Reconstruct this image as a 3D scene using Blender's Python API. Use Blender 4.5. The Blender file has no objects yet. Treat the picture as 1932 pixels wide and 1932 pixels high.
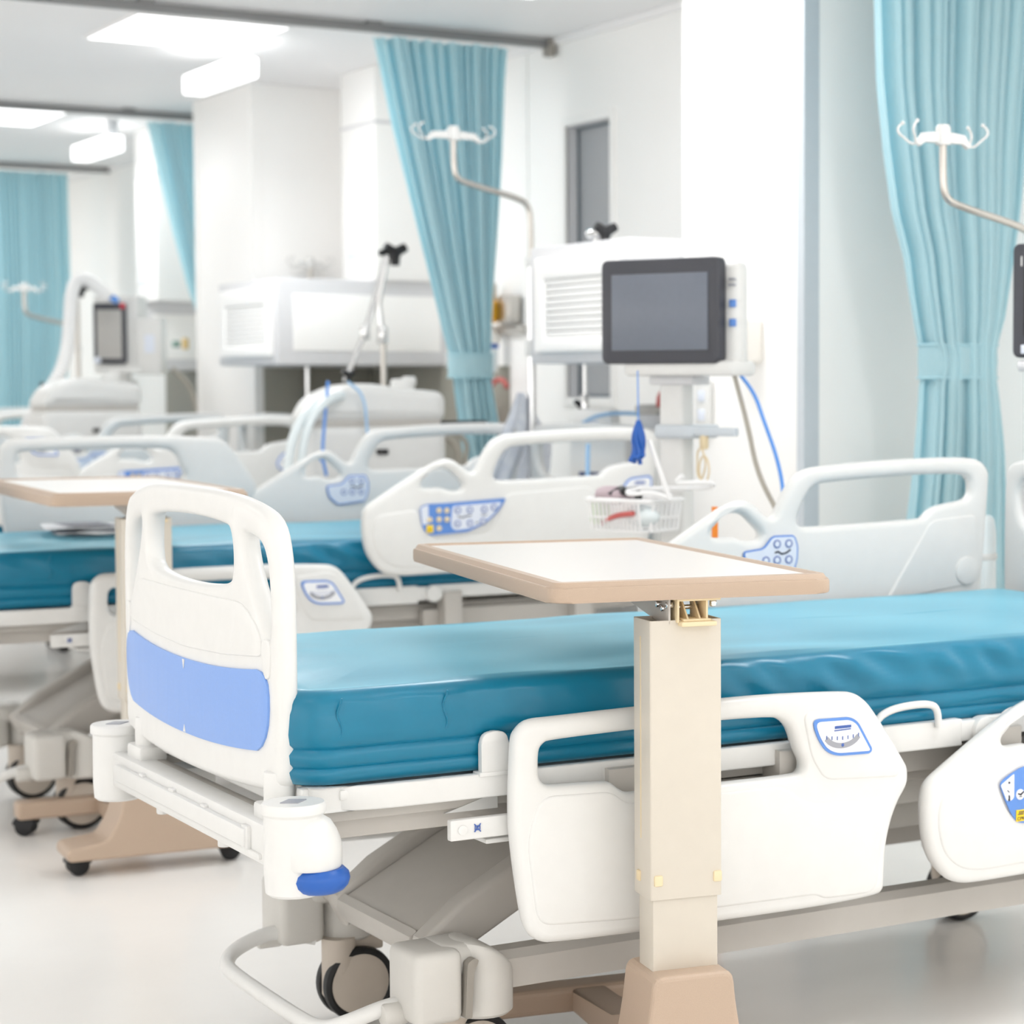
import bpy, bmesh, math, random
from mathutils import Vector, Matrix
random.seed(7)
C = bpy.context.scene.collection
PI = math.pi
sc = bpy.context.scene
sc.view_settings.view_transform = 'Standard'
sc.view_settings.look = 'None'
sc.view_settings.gamma = 1
sc.view_settings.use_curve_mapping = False
sc.view_settings.exposure = -0.5
sc.cycles.use_denoising = True
sc.cycles.max_bounces = 14
sc.cycles.diffuse_bounces = 12
sc.cycles.caustics_reflective = False
sc.cycles.caustics_refractive = False

# ------------------------------------------------------------------ materials
def srgb(r, g, b):
    f = lambda c: c/12.92 if c <= .04045 else ((c+.055)/1.055)**2.4
    return (f(r/255), f(g/255), f(b/255), 1)
MATS = {}
def mat(name, col, rough=.4, metal=0, spec=.5, noise=.03, nscale=30, bump=0, bscale=200, emit=0, sheen=0, trans=0, stretch=None, coat=0, alpha=1, ior=1.45):
    m = bpy.data.materials.new(name); m.use_nodes = True
    nt = m.node_tree; p = nt.nodes['Principled BSDF']; L = nt.links
    c = srgb(*col)
    p.inputs['Roughness'].default_value = rough
    p.inputs['Metallic'].default_value = metal
    p.inputs['Specular IOR Level'].default_value = spec
    p.inputs['IOR'].default_value = ior
    p.inputs['Sheen Weight'].default_value = sheen
    p.inputs['Coat Weight'].default_value = coat
    p.inputs['Transmission Weight'].default_value = trans
    p.inputs['Alpha'].default_value = alpha
    tc = nt.nodes.new('ShaderNodeTexCoord')
    src = tc.outputs['Object']
    if stretch:
        mp = nt.nodes.new('ShaderNodeMapping'); mp.inputs['Scale'].default_value = stretch
        L.new(src, mp.inputs['Vector']); src = mp.outputs['Vector']
    if noise:
        n = nt.nodes.new('ShaderNodeTexNoise'); n.inputs['Scale'].default_value = nscale; n.inputs['Detail'].default_value = 4
        L.new(src, n.inputs['Vector'])
        r = nt.nodes.new('ShaderNodeMix'); r.data_type = 'RGBA'
        r.inputs[6].default_value = tuple(max(0, v*(1-noise)) for v in c[:3])+(1,)
        r.inputs[7].default_value = tuple(min(1, v*(1+noise)) for v in c[:3])+(1,)
        L.new(n.outputs['Fac'], r.inputs[0]); L.new(r.outputs[2], p.inputs['Base Color'])
    else:
        p.inputs['Base Color'].default_value = c
    if bump:
        n2 = nt.nodes.new('ShaderNodeTexNoise'); n2.inputs['Scale'].default_value = bscale; n2.inputs['Detail'].default_value = 3
        L.new(src, n2.inputs['Vector'])
        b = nt.nodes.new('ShaderNodeBump'); b.inputs['Strength'].default_value = bump; b.inputs['Distance'].default_value = .004
        L.new(n2.outputs['Fac'], b.inputs['Height']); L.new(b.outputs['Normal'], p.inputs['Normal'])
    if emit:
        p.inputs['Emission Color'].default_value = (1, 1, 1, 1); p.inputs['Emission Strength'].default_value = emit
    MATS[name] = m
    return m
WHITE = mat('white_plastic', (223, 223, 221), .34, bump=.02, bscale=400)
FRAME = mat('white_painted_metal', (221, 221, 219), .38)
COVER = mat('warm_grey_plastic', (205, 203, 198), .45, bump=.03, bscale=600)
STEELG = mat('grey_painted_steel', (188, 184, 178), .42)
DARKG = mat('dark_grey_steel', (150, 145, 137), .5)  # darker grey of the track end cap and housing slot
WHEELM = mat('beige_grey_wheel', (200, 190, 178), .45)
RUBBER = mat('black_rubber', (28, 28, 30), .5)
BLACKP = mat('black_plastic', (26, 26, 29), .38)
INLAY = mat('periwinkle_blue_inlay', (122, 160, 224), .3, noise=.04, nscale=200)
BLUE = mat('blue_plastic', (38, 94, 178), .32)
BLUEL = mat('label_blue', (96, 142, 214), .4)
PALE = mat('label_pale', (222, 228, 240), .4)
LABELW = mat('label_white', (238, 240, 244), .4)
YELLOW = mat('label_yellow', (250, 212, 40), .4)
INK = mat('label_ink', (40, 44, 60), .5)
INKB = mat('label_ink_blue', (70, 100, 170), .5)
INKG = mat('label_ink_grey', (158, 160, 168), .5)
CREAM = mat('cream_painted_post', (207, 200, 188), .4)
CREAMD = mat('cream_bracket_plastic', (226, 208, 172), .45)
TAUPE = mat('taupe_speckled_plastic', (184, 163, 144), .42, noise=.12, nscale=900, bump=.1, bscale=900)
TOPW = mat('table_laminate', (224, 221, 217), .32, noise=.02, nscale=500)
STEEL = mat('satin_steel', (200, 196, 190), .28, metal=1)
CHROME = mat('chrome', (222, 222, 222), .14, metal=1)
TEAL = mat('teal_vinyl_sheet', (0, 116, 144), .40, spec=.15, noise=.1, nscale=14, bump=.2, bscale=18, sheen=1.0, coat=1.0, ior=1.5)
TEAL.node_tree.nodes['Principled BSDF'].inputs['Sheen Tint'].default_value = (.36, .82, 1, 1)
TEAL.node_tree.nodes['Principled BSDF'].inputs['Coat IOR'].default_value = 1.43
TEAL.node_tree.nodes['Principled BSDF'].inputs['Coat Tint'].default_value = (.8, .93, 1, 1)
TEAL.node_tree.nodes['Principled BSDF'].inputs['Coat Roughness'].default_value = .3
TEAL.node_tree.nodes['Principled BSDF'].inputs['Specular Tint'].default_value = (.55, .86, 1, 1)
TEAL.node_tree.nodes['Principled BSDF'].inputs['Sheen Roughness'].default_value = .35
CURT = None
WALL = mat('white_wall_panel', (250, 249, 247), .5, noise=.01, nscale=3)
WALLW = mat('warm_wall_panel', (244, 240, 234), .55, noise=.015, nscale=3)
CEIL = mat('white_ceiling', (244, 243, 243), .6, noise=.01, nscale=3)
GREYP = mat('light_grey_panel', (217, 217, 219), .42)
GUARD = mat('blue_grey_corner_guard', (200, 207, 213), .35)
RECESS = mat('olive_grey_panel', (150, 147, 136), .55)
GLASSG = mat('grey_window_glass', (168, 170, 173), .25, noise=.05, nscale=90)
SEAL = mat('dark_window_gasket', (96, 108, 116), .4)
SCREEN = mat('dark_grey_screen', (112, 118, 130), .3, noise=.05, nscale=60)
BEZEL = mat('charcoal_bezel', (66, 67, 74), .35)
SCRG = mat('pale_grey_screen', (182, 180, 176), .35)
NAVY = mat('navy_plastic', (22, 52, 112), .35)
RED = mat('red_plastic', (222, 60, 78), .35)
REDT = mat('red_tube', (196, 96, 92), .35)
ORANGE = mat('orange_tube', (240, 138, 36), .35)
AMBER = mat('amber_plastic', (246, 180, 44), .3)
BLUET = mat('blue_tube', (92, 150, 226), .35)
LBLUET = mat('light_blue_tube', (160, 200, 236), .35)
GREYT = mat('grey_tube', (168, 162, 150), .45)
WTUBE = mat('white_tube', (240, 240, 240), .35)
GOWN = mat('blue_print_fabric', (236, 241, 253), .8, noise=.22, nscale=34)
ALUM = mat('track_aluminium', (140, 140, 140), .45, metal=.3)
PINK = mat('mauve_fabric', (186, 168, 174), .7)
GREEN = mat('green_packet', (190, 216, 170), .4)
CLEAR = mat('clear_packaging', (226, 234, 236), .2)
LAMP = mat('lit_panel', (255, 255, 255), .5, noise=0, emit=3.2)
FILLPANE = mat('glowing_fill_pane', (255, 255, 255), .5, noise=0, emit=1.6)  # glowing pane of the added fill windows
LAMP2 = mat('lit_batten', (255, 255, 255), .5, noise=0, emit=2.6)
DKHOLE = mat('dark_recess', (70, 68, 66), .6)

def floor_material():
    m = mat('cream_vinyl_floor', (243, 241, 238), .2, spec=.45, noise=.025, nscale=6, bump=.015, bscale=40)
    return m
FLOOR = floor_material()

def curtain_material():
    m = bpy.data.materials.new('aqua_curtain'); m.use_nodes = True
    nt = m.node_tree; L = nt.links
    p = nt.nodes['Principled BSDF']
    p.inputs['Roughness'].default_value = .55
    p.inputs['Sheen Weight'].default_value = .25
    tc = nt.nodes.new('ShaderNodeTexCoord')
    mp = nt.nodes.new('ShaderNodeMapping'); mp.inputs['Scale'].default_value = (60, 60, 6)
    n = nt.nodes.new('ShaderNodeTexNoise'); n.inputs['Scale'].default_value = 8
    r = nt.nodes.new('ShaderNodeMix'); r.data_type = 'RGBA'
    r.inputs[6].default_value = srgb(190, 230, 238); r.inputs[7].default_value = srgb(212, 239, 245)
    L.new(tc.outputs['Object'], mp.inputs[0]); L.new(mp.outputs[0], n.inputs[0]); L.new(n.outputs['Fac'], r.inputs[0])
    L.new(r.outputs[2], p.inputs['Base Color'])
    t = nt.nodes.new('ShaderNodeBsdfTranslucent'); L.new(r.outputs[2], t.inputs['Color'])
    mx = nt.nodes.new('ShaderNodeMixShader'); mx.inputs[0].default_value = .4
    L.new(p.outputs[0], mx.inputs[1]); L.new(t.outputs[0], mx.inputs[2])
    L.new(mx.outputs[0], nt.nodes['Material Output'].inputs['Surface'])
    return m
CURT = curtain_material()
GLASS = mat('window_pane_glass', (210, 215, 220), .12, noise=0)

# ------------------------------------------------------------------ mesh helpers
def chaikin(p, n=2, closed=True):
    for _ in range(n):
        q = []
        m = len(p)
        rng = range(m) if closed else range(m-1)
        if not closed: q.append(p[0])
        for i in rng:
            a, b = p[i], p[(i+1) % m]
            q.append(tuple(a[k]*.75+b[k]*.25 for k in range(len(a))))
            q.append(tuple(a[k]*.25+b[k]*.75 for k in range(len(a))))
        if not closed: q.append(p[-1])
        p = q
    return p
def fillet(p, r, n=5, closed=True):
    out = []; m = len(p)
    for i in range(m):
        b = Vector(p[i])
        if not closed and i in (0, m-1): out.append(tuple(b)); continue
        a, c = Vector(p[i-1]), Vector(p[(i+1) % m])
        rr = r[i] if isinstance(r, (list, tuple)) else r
        d1, d2 = a-b, c-b
        t = min(rr, d1.length*.48, d2.length*.48)
        s, e = b+d1.normalized()*t, b+d2.normalized()*t
        for k in range(n+1):
            u = k/n
            out.append(tuple(s*(1-u)**2+b*2*u*(1-u)+e*u*u))
    return out
def area2(p): return sum(p[i-1][0]*p[i][1]-p[i][0]*p[i-1][1] for i in range(len(p)))
def offset(p, d):
    q = []
    if area2(p) < 0: d = -d
    n = len(p)
    for i in range(n):
        a, b, c = Vector(p[i-1]), Vector(p[i]), Vector(p[(i+1) % n])
        e1, e2 = (b-a), (c-b)
        if e1.length < 1e-7 or e2.length < 1e-7: q.append(tuple(b)); continue
        n1 = Vector((e1.y, -e1.x)).normalized(); n2 = Vector((e2.y, -e2.x)).normalized()
        nn = n1+n2
        if nn.length < 1e-4: nn = n1
        nn.normalize()
        q.append(tuple(b+nn*d/max(.5, nn.dot(n1))))
    return q
AX = {'xz': lambda u, v, w: (u, w, v), 'yz': lambda u, v, w: (w, u, v), 'xy': lambda u, v, w: (u, v, w)}

class B:
    def __init__(s): s.bm = bmesh.new()
    def _add(s, verts, faces, mi=0):
        vs = [s.bm.verts.new(v) for v in verts]
        fs = []
        for f in faces:
            try:
                nf = s.bm.faces.new([vs[i] for i in f]); nf.material_index = mi; fs.append(nf)
            except ValueError: pass
        return vs, fs
    def merge(s, other, M=None, mi=None):
        me = bpy.data.meshes.new('t'); other.to_mesh(me)
        if M: me.transform(M)
        k = len(s.bm.faces)
        s.bm.from_mesh(me); bpy.data.meshes.remove(me); other.free()
        if mi is not None:
            s.bm.faces.ensure_lookup_table()
            for f in s.bm.faces[k:]: f.material_index = mi
        return s
    def box(s, c, d, bev=.004, seg=2, M=None, mi=None):
        b = bmesh.new(); bmesh.ops.create_cube(b, size=1)
        for v in b.verts: v.co = Vector((v.co.x*d[0], v.co.y*d[1], v.co.z*d[2]))
        if bev: bmesh.ops.bevel(b, geom=b.edges[:], offset=min(bev, min(d)*.45), segments=seg, affect='EDGES', profile=.5)
        T = Matrix.Translation(c)
        return s.merge(b, T @ M if M else T, mi)
    def bb(s, x0, x1, y0, y1, z0, z1, bev=.004, seg=2, mi=None):
        return s.box(((x0+x1)/2, (y0+y1)/2, (z0+z1)/2), (abs(x1-x0), abs(y1-y0), abs(z1-z0)), bev, seg, None, mi)
    def lathe(s, prof, c=(0, 0, 0), axis='z', n=28, cap=True, sx=1, sy=1, mi=0):
        vs = []
        for r, h in prof:
            for k in range(n):
                a = 2*PI*k/n; x, y = r*math.cos(a)*sx, r*math.sin(a)*sy
                p = {'z': (x, y, h), 'y': (x, h, y), 'x': (h, x, y)}[axis]
                vs.append(tuple(p[i]+c[i] for i in range(3)))
        fs = []
        for j in range(len(prof)-1):
            for k in range(n):
                fs.append((j*n+k, j*n+(k+1) % n, (j+1)*n+(k+1) % n, (j+1)*n+k))
        if cap: fs += [tuple(range(n)), tuple(range((len(prof)-1)*n, len(prof)*n))]
        s._add(vs, fs, mi); return s
    def cyl(s, c, r, h, axis='z', bev=.003, n=28, sx=1, sy=1, mi=0):
        return s.lathe([(r-bev, -h/2), (r-bev*.3, -h/2+bev*.3), (r, -h/2+bev), (r, h/2-bev), (r-bev*.3, h/2-bev*.3), (r-bev, h/2)], c, axis, n, True, sx, sy, mi)
    def ball(s, c, r, sc=(1, 1, 1), n=20, mi=None):
        b = bmesh.new(); bmesh.ops.create_uvsphere(b, u_segments=n, v_segments=n//2, radius=r)
        for v in b.verts: v.co = Vector((v.co.x*sc[0], v.co.y*sc[1], v.co.z*sc[2]))
        return s.merge(b, Matrix.Translation(c), mi)
    def tube(s, path, r, closed=False, n=12, smooth=0, mi=0, flat=1):
        p = [Vector(q) for q in path]
        for _ in range(smooth):
            p = [Vector(q) for q in chaikin([tuple(q) for q in p], 1, closed)]
        m = len(p); rad = r if isinstance(r, (list, tuple)) else None
        tang = []
        for i in range(m):
            a = p[i-1] if (i > 0 or closed) else p[i]
            b = p[(i+1) % m] if (i < m-1 or closed) else p[i]
            tang.append((b-a).normalized())
        up = Vector((0, 0, 1)) if abs(tang[0].z) < .9 else Vector((1, 0, 0))
        nrm = tang[0].cross(up).normalized()
        vs = []
        for i in range(m):
            t = tang[i]; nrm = (nrm-t*nrm.dot(t)).normalized(); bn = t.cross(nrm)
            rr = r if rad is None else rad[min(len(rad)-1, int(i*len(rad)/m))]
            for k in range(n):
                a = 2*PI*k/n
                vs.append(tuple(p[i]+nrm*math.cos(a)*rr+bn*math.sin(a)*rr*flat))
        fs = []
        for i in range(m if closed else m-1):
            j = (i+1) % m
            for k in range(n): fs.append((i*n+k, i*n+(k+1) % n, j*n+(k+1) % n, j*n+k))
        if not closed: fs += [tuple(range(n)), tuple(range((m-1)*n, m*n))]
        s._add(vs, fs, mi); return s
    def prism(s, pts, t0, t1, ax='xz', bev=0, seg=2, mi=0, fn=None):
        f = fn or AX[ax]
        b = bmesh.new()
        v0 = [b.verts.new((u, v, t0)) for u, v in pts]; v1 = [b.verts.new((u, v, t1)) for u, v in pts]
        n = len(pts); c0 = b.faces.new(v0); c1 = b.faces.new(v1)
        for i in range(n): b.faces.new((v0[i-1], v0[i], v1[i], v1[i-1]))
        if bev:
            es = list(c0.edges)+list(c1.edges)
            bmesh.ops.bevel(b, geom=es, offset=bev, segments=seg, affect='EDGES', profile=.5)
        bmesh.ops.triangulate(b, faces=[q for q in b.faces if len(q.verts) > 4])
        for v in b.verts: v.co = Vector(f(v.co.x, v.co.y, v.co.z))
        return s.merge(b, None, mi)
    def plate(s, outer, holes, half, bev, fn, cuts=0, mi=0, res=3):
        b = bmesh.new(); loops = []
        for k, loop in enumerate([outer]+list(holes)):
            lp = [loop[0]]
            for q in loop[1:]:
                if (Vector(q[:2])-Vector(lp[-1][:2])).length > 2e-4: lp.append(q)
            if (Vector(lp[0][:2])-Vector(lp[-1][:2])).length < 2e-4: lp.pop()
            lv = []; sgn = -1 if k == 0 else 1
            for t in range(-res-1, res+2):
                if t == 0 and half <= bev: continue
                a = PI/2*(abs(t)-1)/res if t else 0
                if t == 0: continue
                ins = bev*(1-math.cos(a)); w = (half-bev+bev*math.sin(a))*(1 if t > 0 else -1)
                lv.append([b.verts.new((u, v, w)) for u, v in offset(lp, sgn*ins)])
            n = len(lp)
            for r0, r1 in zip(lv, lv[1:]):
                for i in range(n): b.faces.new((r0[i-1], r0[i], r1[i], r1[i-1]))
            loops.append(lv)
        for e in (0, -1):
            es = []
            for lv in loops:
                r = lv[e]
                for i in range(len(r)):
                    ed = b.edges.get((r[i-1], r[i]))
                    if ed: es.append(ed)
            bmesh.ops.triangle_fill(b, use_beauty=True, use_dissolve=False, edges=es)
        if cuts:
            xs = [v.co.x for v in b.verts]; x0, x1 = min(xs), max(xs)
            for i in range(1, cuts):
                bmesh.ops.bisect_plane(b, geom=b.verts[:]+b.edges[:]+b.faces[:], plane_co=(x0+(x1-x0)*i/cuts, 0, 0), plane_no=(1, 0, 0))
        for v in b.verts: v.co = Vector(fn(v.co.x, v.co.y, v.co.z))
        return s.merge(b, None, mi)
    def mesh(s, name, mats, ang=38):
        bmesh.ops.recalc_face_normals(s.bm, faces=s.bm.faces[:])
        me = bpy.data.meshes.new(name); s.bm.to_mesh(me); s.bm.free()
        for m in (mats if isinstance(mats, (list, tuple)) else [mats]): me.materials.append(m)
        for p in me.polygons: p.use_smooth = True
        me.set_sharp_from_angle(angle=math.radians(ang))
        return me
    def obj(s, name, mats, parent=None, loc=(0, 0, 0), rot=0, ang=38):
        return link(name, s.mesh(name, mats, ang), parent, loc, rot)
def link(name, me, parent=None, loc=(0, 0, 0), rot=0, scale=None):
    o = bpy.data.objects.new(name, me); C.objects.link(o); o.location = loc
    o.rotation_euler = (0, 0, rot) if not isinstance(rot, (tuple, list)) else rot
    if scale: o.scale = scale
    if parent: o.parent = parent
    return o
def tag(o, label=None, cat=None, group=None, kind=None):
    if label: o['label'] = label
    if cat: o['category'] = cat
    if group: o['group'] = group
    if kind: o['kind'] = kind
    return o
def thing(name, label, cat, loc=(0, 0, 0), rot=0, group=None):
    o = link(name, None, None, loc, rot); return tag(o, label, cat, group)
CACHE = {}
def cm(key, fn):
    if key not in CACHE: CACHE[key] = fn()
    return CACHE[key]

def pairs(s): return [tuple(map(float, q.split(','))) for q in s.split()]
def text(body, size, name, m, parent, loc, rot, ext=.0004, align='CENTER'):
    cu = bpy.data.curves.new(name, 'FONT'); cu.body = body; cu.size = size; cu.extrude = ext; cu.align_x = align
    o = bpy.data.objects.new('t', cu); C.objects.link(o)
    dg = bpy.context.evaluated_depsgraph_get()
    me = bpy.data.meshes.new_from_object(o.evaluated_get(dg)); bpy.data.objects.remove(o); bpy.data.curves.remove(cu)
    me.materials.clear(); me.materials.append(m)
    return link(name, me, parent, loc, rot)

# ------------------------------------------------------------------ camera
F, HC = 4150., 1.28
az = math.atan(2659/F); pitch = math.atan(241/F)
cd = bpy.data.cameras.new('camera'); cam = bpy.data.objects.new('camera', cd); C.objects.link(cam)
cam.location = (0, 0, HC); cam.rotation_euler = (PI/2-pitch, 0, -az)
cd.sensor_width = 36; cd.lens = F/1932*36; cd.shift_x = -(1449-966)/1932; cd.clip_start = .05
cd.dof.use_dof = True; cd.dof.focus_distance = 3.75; cd.dof.aperture_fstop = 4.4
sc.camera = cam

# ------------------------------------------------------------------ room shell
H = 2.7; XW = 4.2; X0, Y0, YF = -4.2, -3.2, 17.0
def struct(name, b, m, parent=None):
    o = b.obj(name, m, parent)
    if not parent: o['kind'] = 'structure'
    return o
struct('floor', B().bb(X0-.2, XW+.2, Y0-.2, YF+.2, -.1, 0, 0), FLOOR)
struct('ceiling', B().bb(X0-.2, XW+.2, Y0-.2, YF+.2, H, H+.1, 0), CEIL)
wy0, wy1, wz0, wz1 = 7.70, 8.08, 1.225, 2.33      # window in the head wall
hw = B()
hw.bb(XW, XW+.15, Y0, wy0, 0, H, 0); hw.bb(XW, XW+.15, wy1, YF, 0, H, 0)
hw.bb(XW, XW+.15, wy0, wy1, 0, wz0, 0); hw.bb(XW, XW+.15, wy0, wy1, wz1, H, 0)
struct('wall_head', hw, WALL)
struct('wall_far', B().bb(X0, XW, YF, YF+.15, 0, H, 0), WALL)
def fill_window(name, ax, wl, a0, a1, power):
    # unseen window added behind the camera for frontal fill: wall pieces, frame, glowing pane
    z0, z1 = .85, 2.35
    lo, hi = (X0, XW) if ax == 'y' else (Y0, YF)
    def P(b, u0, u1, za, zb, d0, d1, bev=0):
        if ax == 'y': b.bb(u0, u1, wl-d1, wl-d0, za, zb, bev)
        else: b.bb(wl-d1, wl-d0, u0, u1, za, zb, bev)
        return b
    w = B()
    for q in ((lo, a0, 0, H), (a1, hi, 0, H), (a0, a1, 0, z0), (a0, a1, z1, H)): P(w, q[0], q[1], q[2], q[3], 0, .15)
    struct('wall_near' if ax == 'y' else 'wall_opposite', w, WALL)
    f = B()
    for q in ((a0, a0+.05, z0, z1), (a1-.05, a1, z0, z1), (a0, a1, z0, z0+.05), (a0, a1, z1-.05, z1)): P(f, q[0], q[1], q[2], q[3], .03, .09, .004)
    n = max(1, int((a1-a0)/1.2))
    for k in range(1, n): u = a0+(a1-a0)*k/n; P(f, u-.025, u+.025, z0, z1, .03, .09, .004)
    o = struct(name, f, FRAME)
    P(B(), a0, a1, z0, z1, .10, .11).obj('window_pane', FILLPANE, o)
    l = bpy.data.lights.new('window_fill', 'AREA'); l.shape = 'RECTANGLE'; l.size = a1-a0-.1; l.size_y = z1-z0-.1; l.energy = power; l.color = (.97, .99, 1)  # fill light of the added window, aimed into the room
    lo_ = bpy.data.objects.new('window_fill', l); C.objects.link(lo_)
    if ax == 'y': lo_.location = ((a0+a1)/2, wl-.02, (z0+z1)/2); lo_.rotation_euler = (PI/2, 0, 0)
    else: lo_.location = (wl-.02, (a0+a1)/2, (z0+z1)/2); lo_.rotation_euler = (PI/2, 0, -PI/2)
fill_window('fill_window_2', 'y', Y0, -3.4, 3.2, 30)  # both windows added out of view to brighten camera-facing sides
fill_window('fill_window_3', 'x', X0, -1.0, 15.5, 22)
wf = B()
t = .035
for a in ((wy0-t, wy0, wz0-t, wz1+t), (wy1, wy1+t, wz0-t, wz1+t), (wy0, wy1, wz1, wz1+t), (wy0, wy1, wz0-t, wz0)):
    wf.bb(XW-.012, XW+.01, a[0], a[1], a[2], a[3], .003)
w1 = struct('window_1', wf, WALL)
rv = B()
rv.bb(XW+.005, XW+.055, wy1-.004, wy1, wz0, wz1, 0); rv.bb(XW+.005, XW+.055, wy0, wy0+.004, wz0, wz1, 0)
rv.bb(XW+.005, XW+.055, wy0, wy1, wz1-.004, wz1, 0); rv.bb(XW+.005, XW+.055, wy0, wy1, wz0, wz0+.004, 0)
rv.obj('window_reveal', GREYP, w1)
gk = B()
for a in ((wy0, wy0+.012, wz0, wz1), (wy1-.012, wy1, wz0, wz1), (wy0, wy1, wz1-.012, wz1), (wy0, wy1, wz0, wz0+.012)):
    gk.bb(XW+.045, XW+.055, a[0], a[1], a[2], a[3], .002)
gk.obj('window_gasket', SEAL, w1)
B().bb(XW+.053, XW+.063, wy0, wy1, wz0, wz1, 0).obj('window_pane', GLASSG, w1)
# columns on the head wall
def column(name, y0, y1, xf, gm):
    o = struct(name, B().bb(xf, XW, y0, y1, 0, H, .004), WALL)
    # stainless corner guard wrapped round the near vertical edge
    g = B(); g.prism([(xf-.003, y0+.035), (xf-.003, y0-.003), (xf+.05, y0-.003), (xf+.05, y0), (xf, y0), (xf, y0+.035)], .0, H, 'xy')
    g.obj('corner_guard', gm, o)
    g = B(); g.bb(xf-.004, xf, y1-.05, y1, 0, H, .002)
    g.obj('edge_trim', WALL, o)
    return o
column('wall_column', 5.42, 6.12, 3.6, GUARD)
column('wall_column', 10.14, 10.99, 3.6, WALL)
# vertical panel joints on the head wall
for k, yy in enumerate((4.62, 8.45, 9.9, 12.9)):
    struct('trim_%d' % (k+1), B().bb(XW-.006, XW, yy-.02, yy+.02, 0, H, .002), WALL)
struct('trim_5', B().bb(XW-.02, XW, Y0, YF, H-.03, H, .004), CEIL)
# olive-grey lower wall panel recessed below the air units
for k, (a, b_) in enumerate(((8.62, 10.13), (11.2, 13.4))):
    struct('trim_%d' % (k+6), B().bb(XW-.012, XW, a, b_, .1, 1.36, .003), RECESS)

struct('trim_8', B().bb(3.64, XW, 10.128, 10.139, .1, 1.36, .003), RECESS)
# ------------------------------------------------------------------ ceiling lights and lamps
def area(x, y, sx, sy, p, z=H-.02):
    l = bpy.data.lights.new('ceiling_lamp', 'AREA'); l.shape = 'RECTANGLE'; l.size = sx; l.size_y = sy; l.energy = p
    l.color = (.97, .985, 1)
    o = bpy.data.objects.new('ceiling_lamp', l); C.objects.link(o); o.location = (x, y, z)
PW = 20
def panel(y, label):
    t = thing('ceiling_light', label, 'ceiling light', (2.86, y, H), 0, 'flush ceiling light panels')
    f = B()
    for a in ((-.315, -.3, -.37, .37), (.3, .315, -.37, .37), (-.3, .3, -.37, -.355), (-.3, .3, .355, .37)):
        f.bb(a[0], a[1], a[2], a[3], -.012, 0, .003)
    f.obj('frame', CEIL, t)
    B().bb(-.3, .3, -.355, .355, -.009, -.001, 0).obj('diffuser', LAMP, t)
panel(8.80, 'bright square ceiling light panel near the top left, the larger one')
panel(12.05, 'bright ceiling light panel at the left edge, farther and smaller')
for y in (-.65, 2.5, 5.65, 8.8, 11.97, 15.1):
    for x, p in ((2.86, PW), (-.2, PW*.55)):
        area(x, y, .58, .68, p*(.6 if y < 3 else 1))
def batten(x, y, label):
    t = thing('batten_lamp', label, 'lamp', (x, y, 2.53), 0, 'bedside batten lamps hung below the ceiling')
    B().bb(-.05, .05, -.34, .34, .0, .085, .012, 3).obj('diffuser', LAMP2, t)
    h = B(); h.bb(-.025, .025, -.32, -.25, .085, H-2.53, .004)
    h.obj('hanger', GREYP, t)
    area(x, y, .09, .66, 6, 2.525)
batten(3.1, 9.12, 'glowing white batten lamp hung under the ceiling left of the tied middle curtain')
batten(3.47, 12.25, 'small glowing white batten lamp hung farther back beside the narrow curtain')
area(3.2, 3.05, .09, .66, 20, 2.525)
area(3.2, -.1, .09, .66, 15, 2.525)
batten(3.22, 6.18, 'white batten lamp just showing at the very top of the picture')

# ------------------------------------------------------------------ curtain tracks
def track(y, x0, x1, label, cap):
    t = thing('curtain_track', label, 'curtain track', ((x0+x1)/2, y, H-.03), 0, 'ceiling curtain tracks')
    L = (x1-x0)/2
    B().bb(-L, L, -.018, .018, -.012, .022, .004).obj('rail', ALUM, t)
    x = -L+.4
    while x < L: link('ceiling_clip', cm('clip', lambda: B().bb(-.03, .03, -.026, .026, .012, .03, .003).mesh('ceiling_clip', ALUM)), t, (x, 0, 0)); x += .9
    if cap: B().bb(L-.035, L-.001, -.03, .03, -.045, .022, .006).obj('end_cap', DARKG, t)
track(8.18, -.6, XW-.01, 'grey curtain track across the ceiling above the tied middle curtain', True)
track(11.42, -1.5, XW-.01, 'grey ceiling curtain track above the narrow curtain by the column', False)
track(14.52, -1.5, XW-.01, 'grey ceiling curtain track above the leftmost curtain', False)

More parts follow.
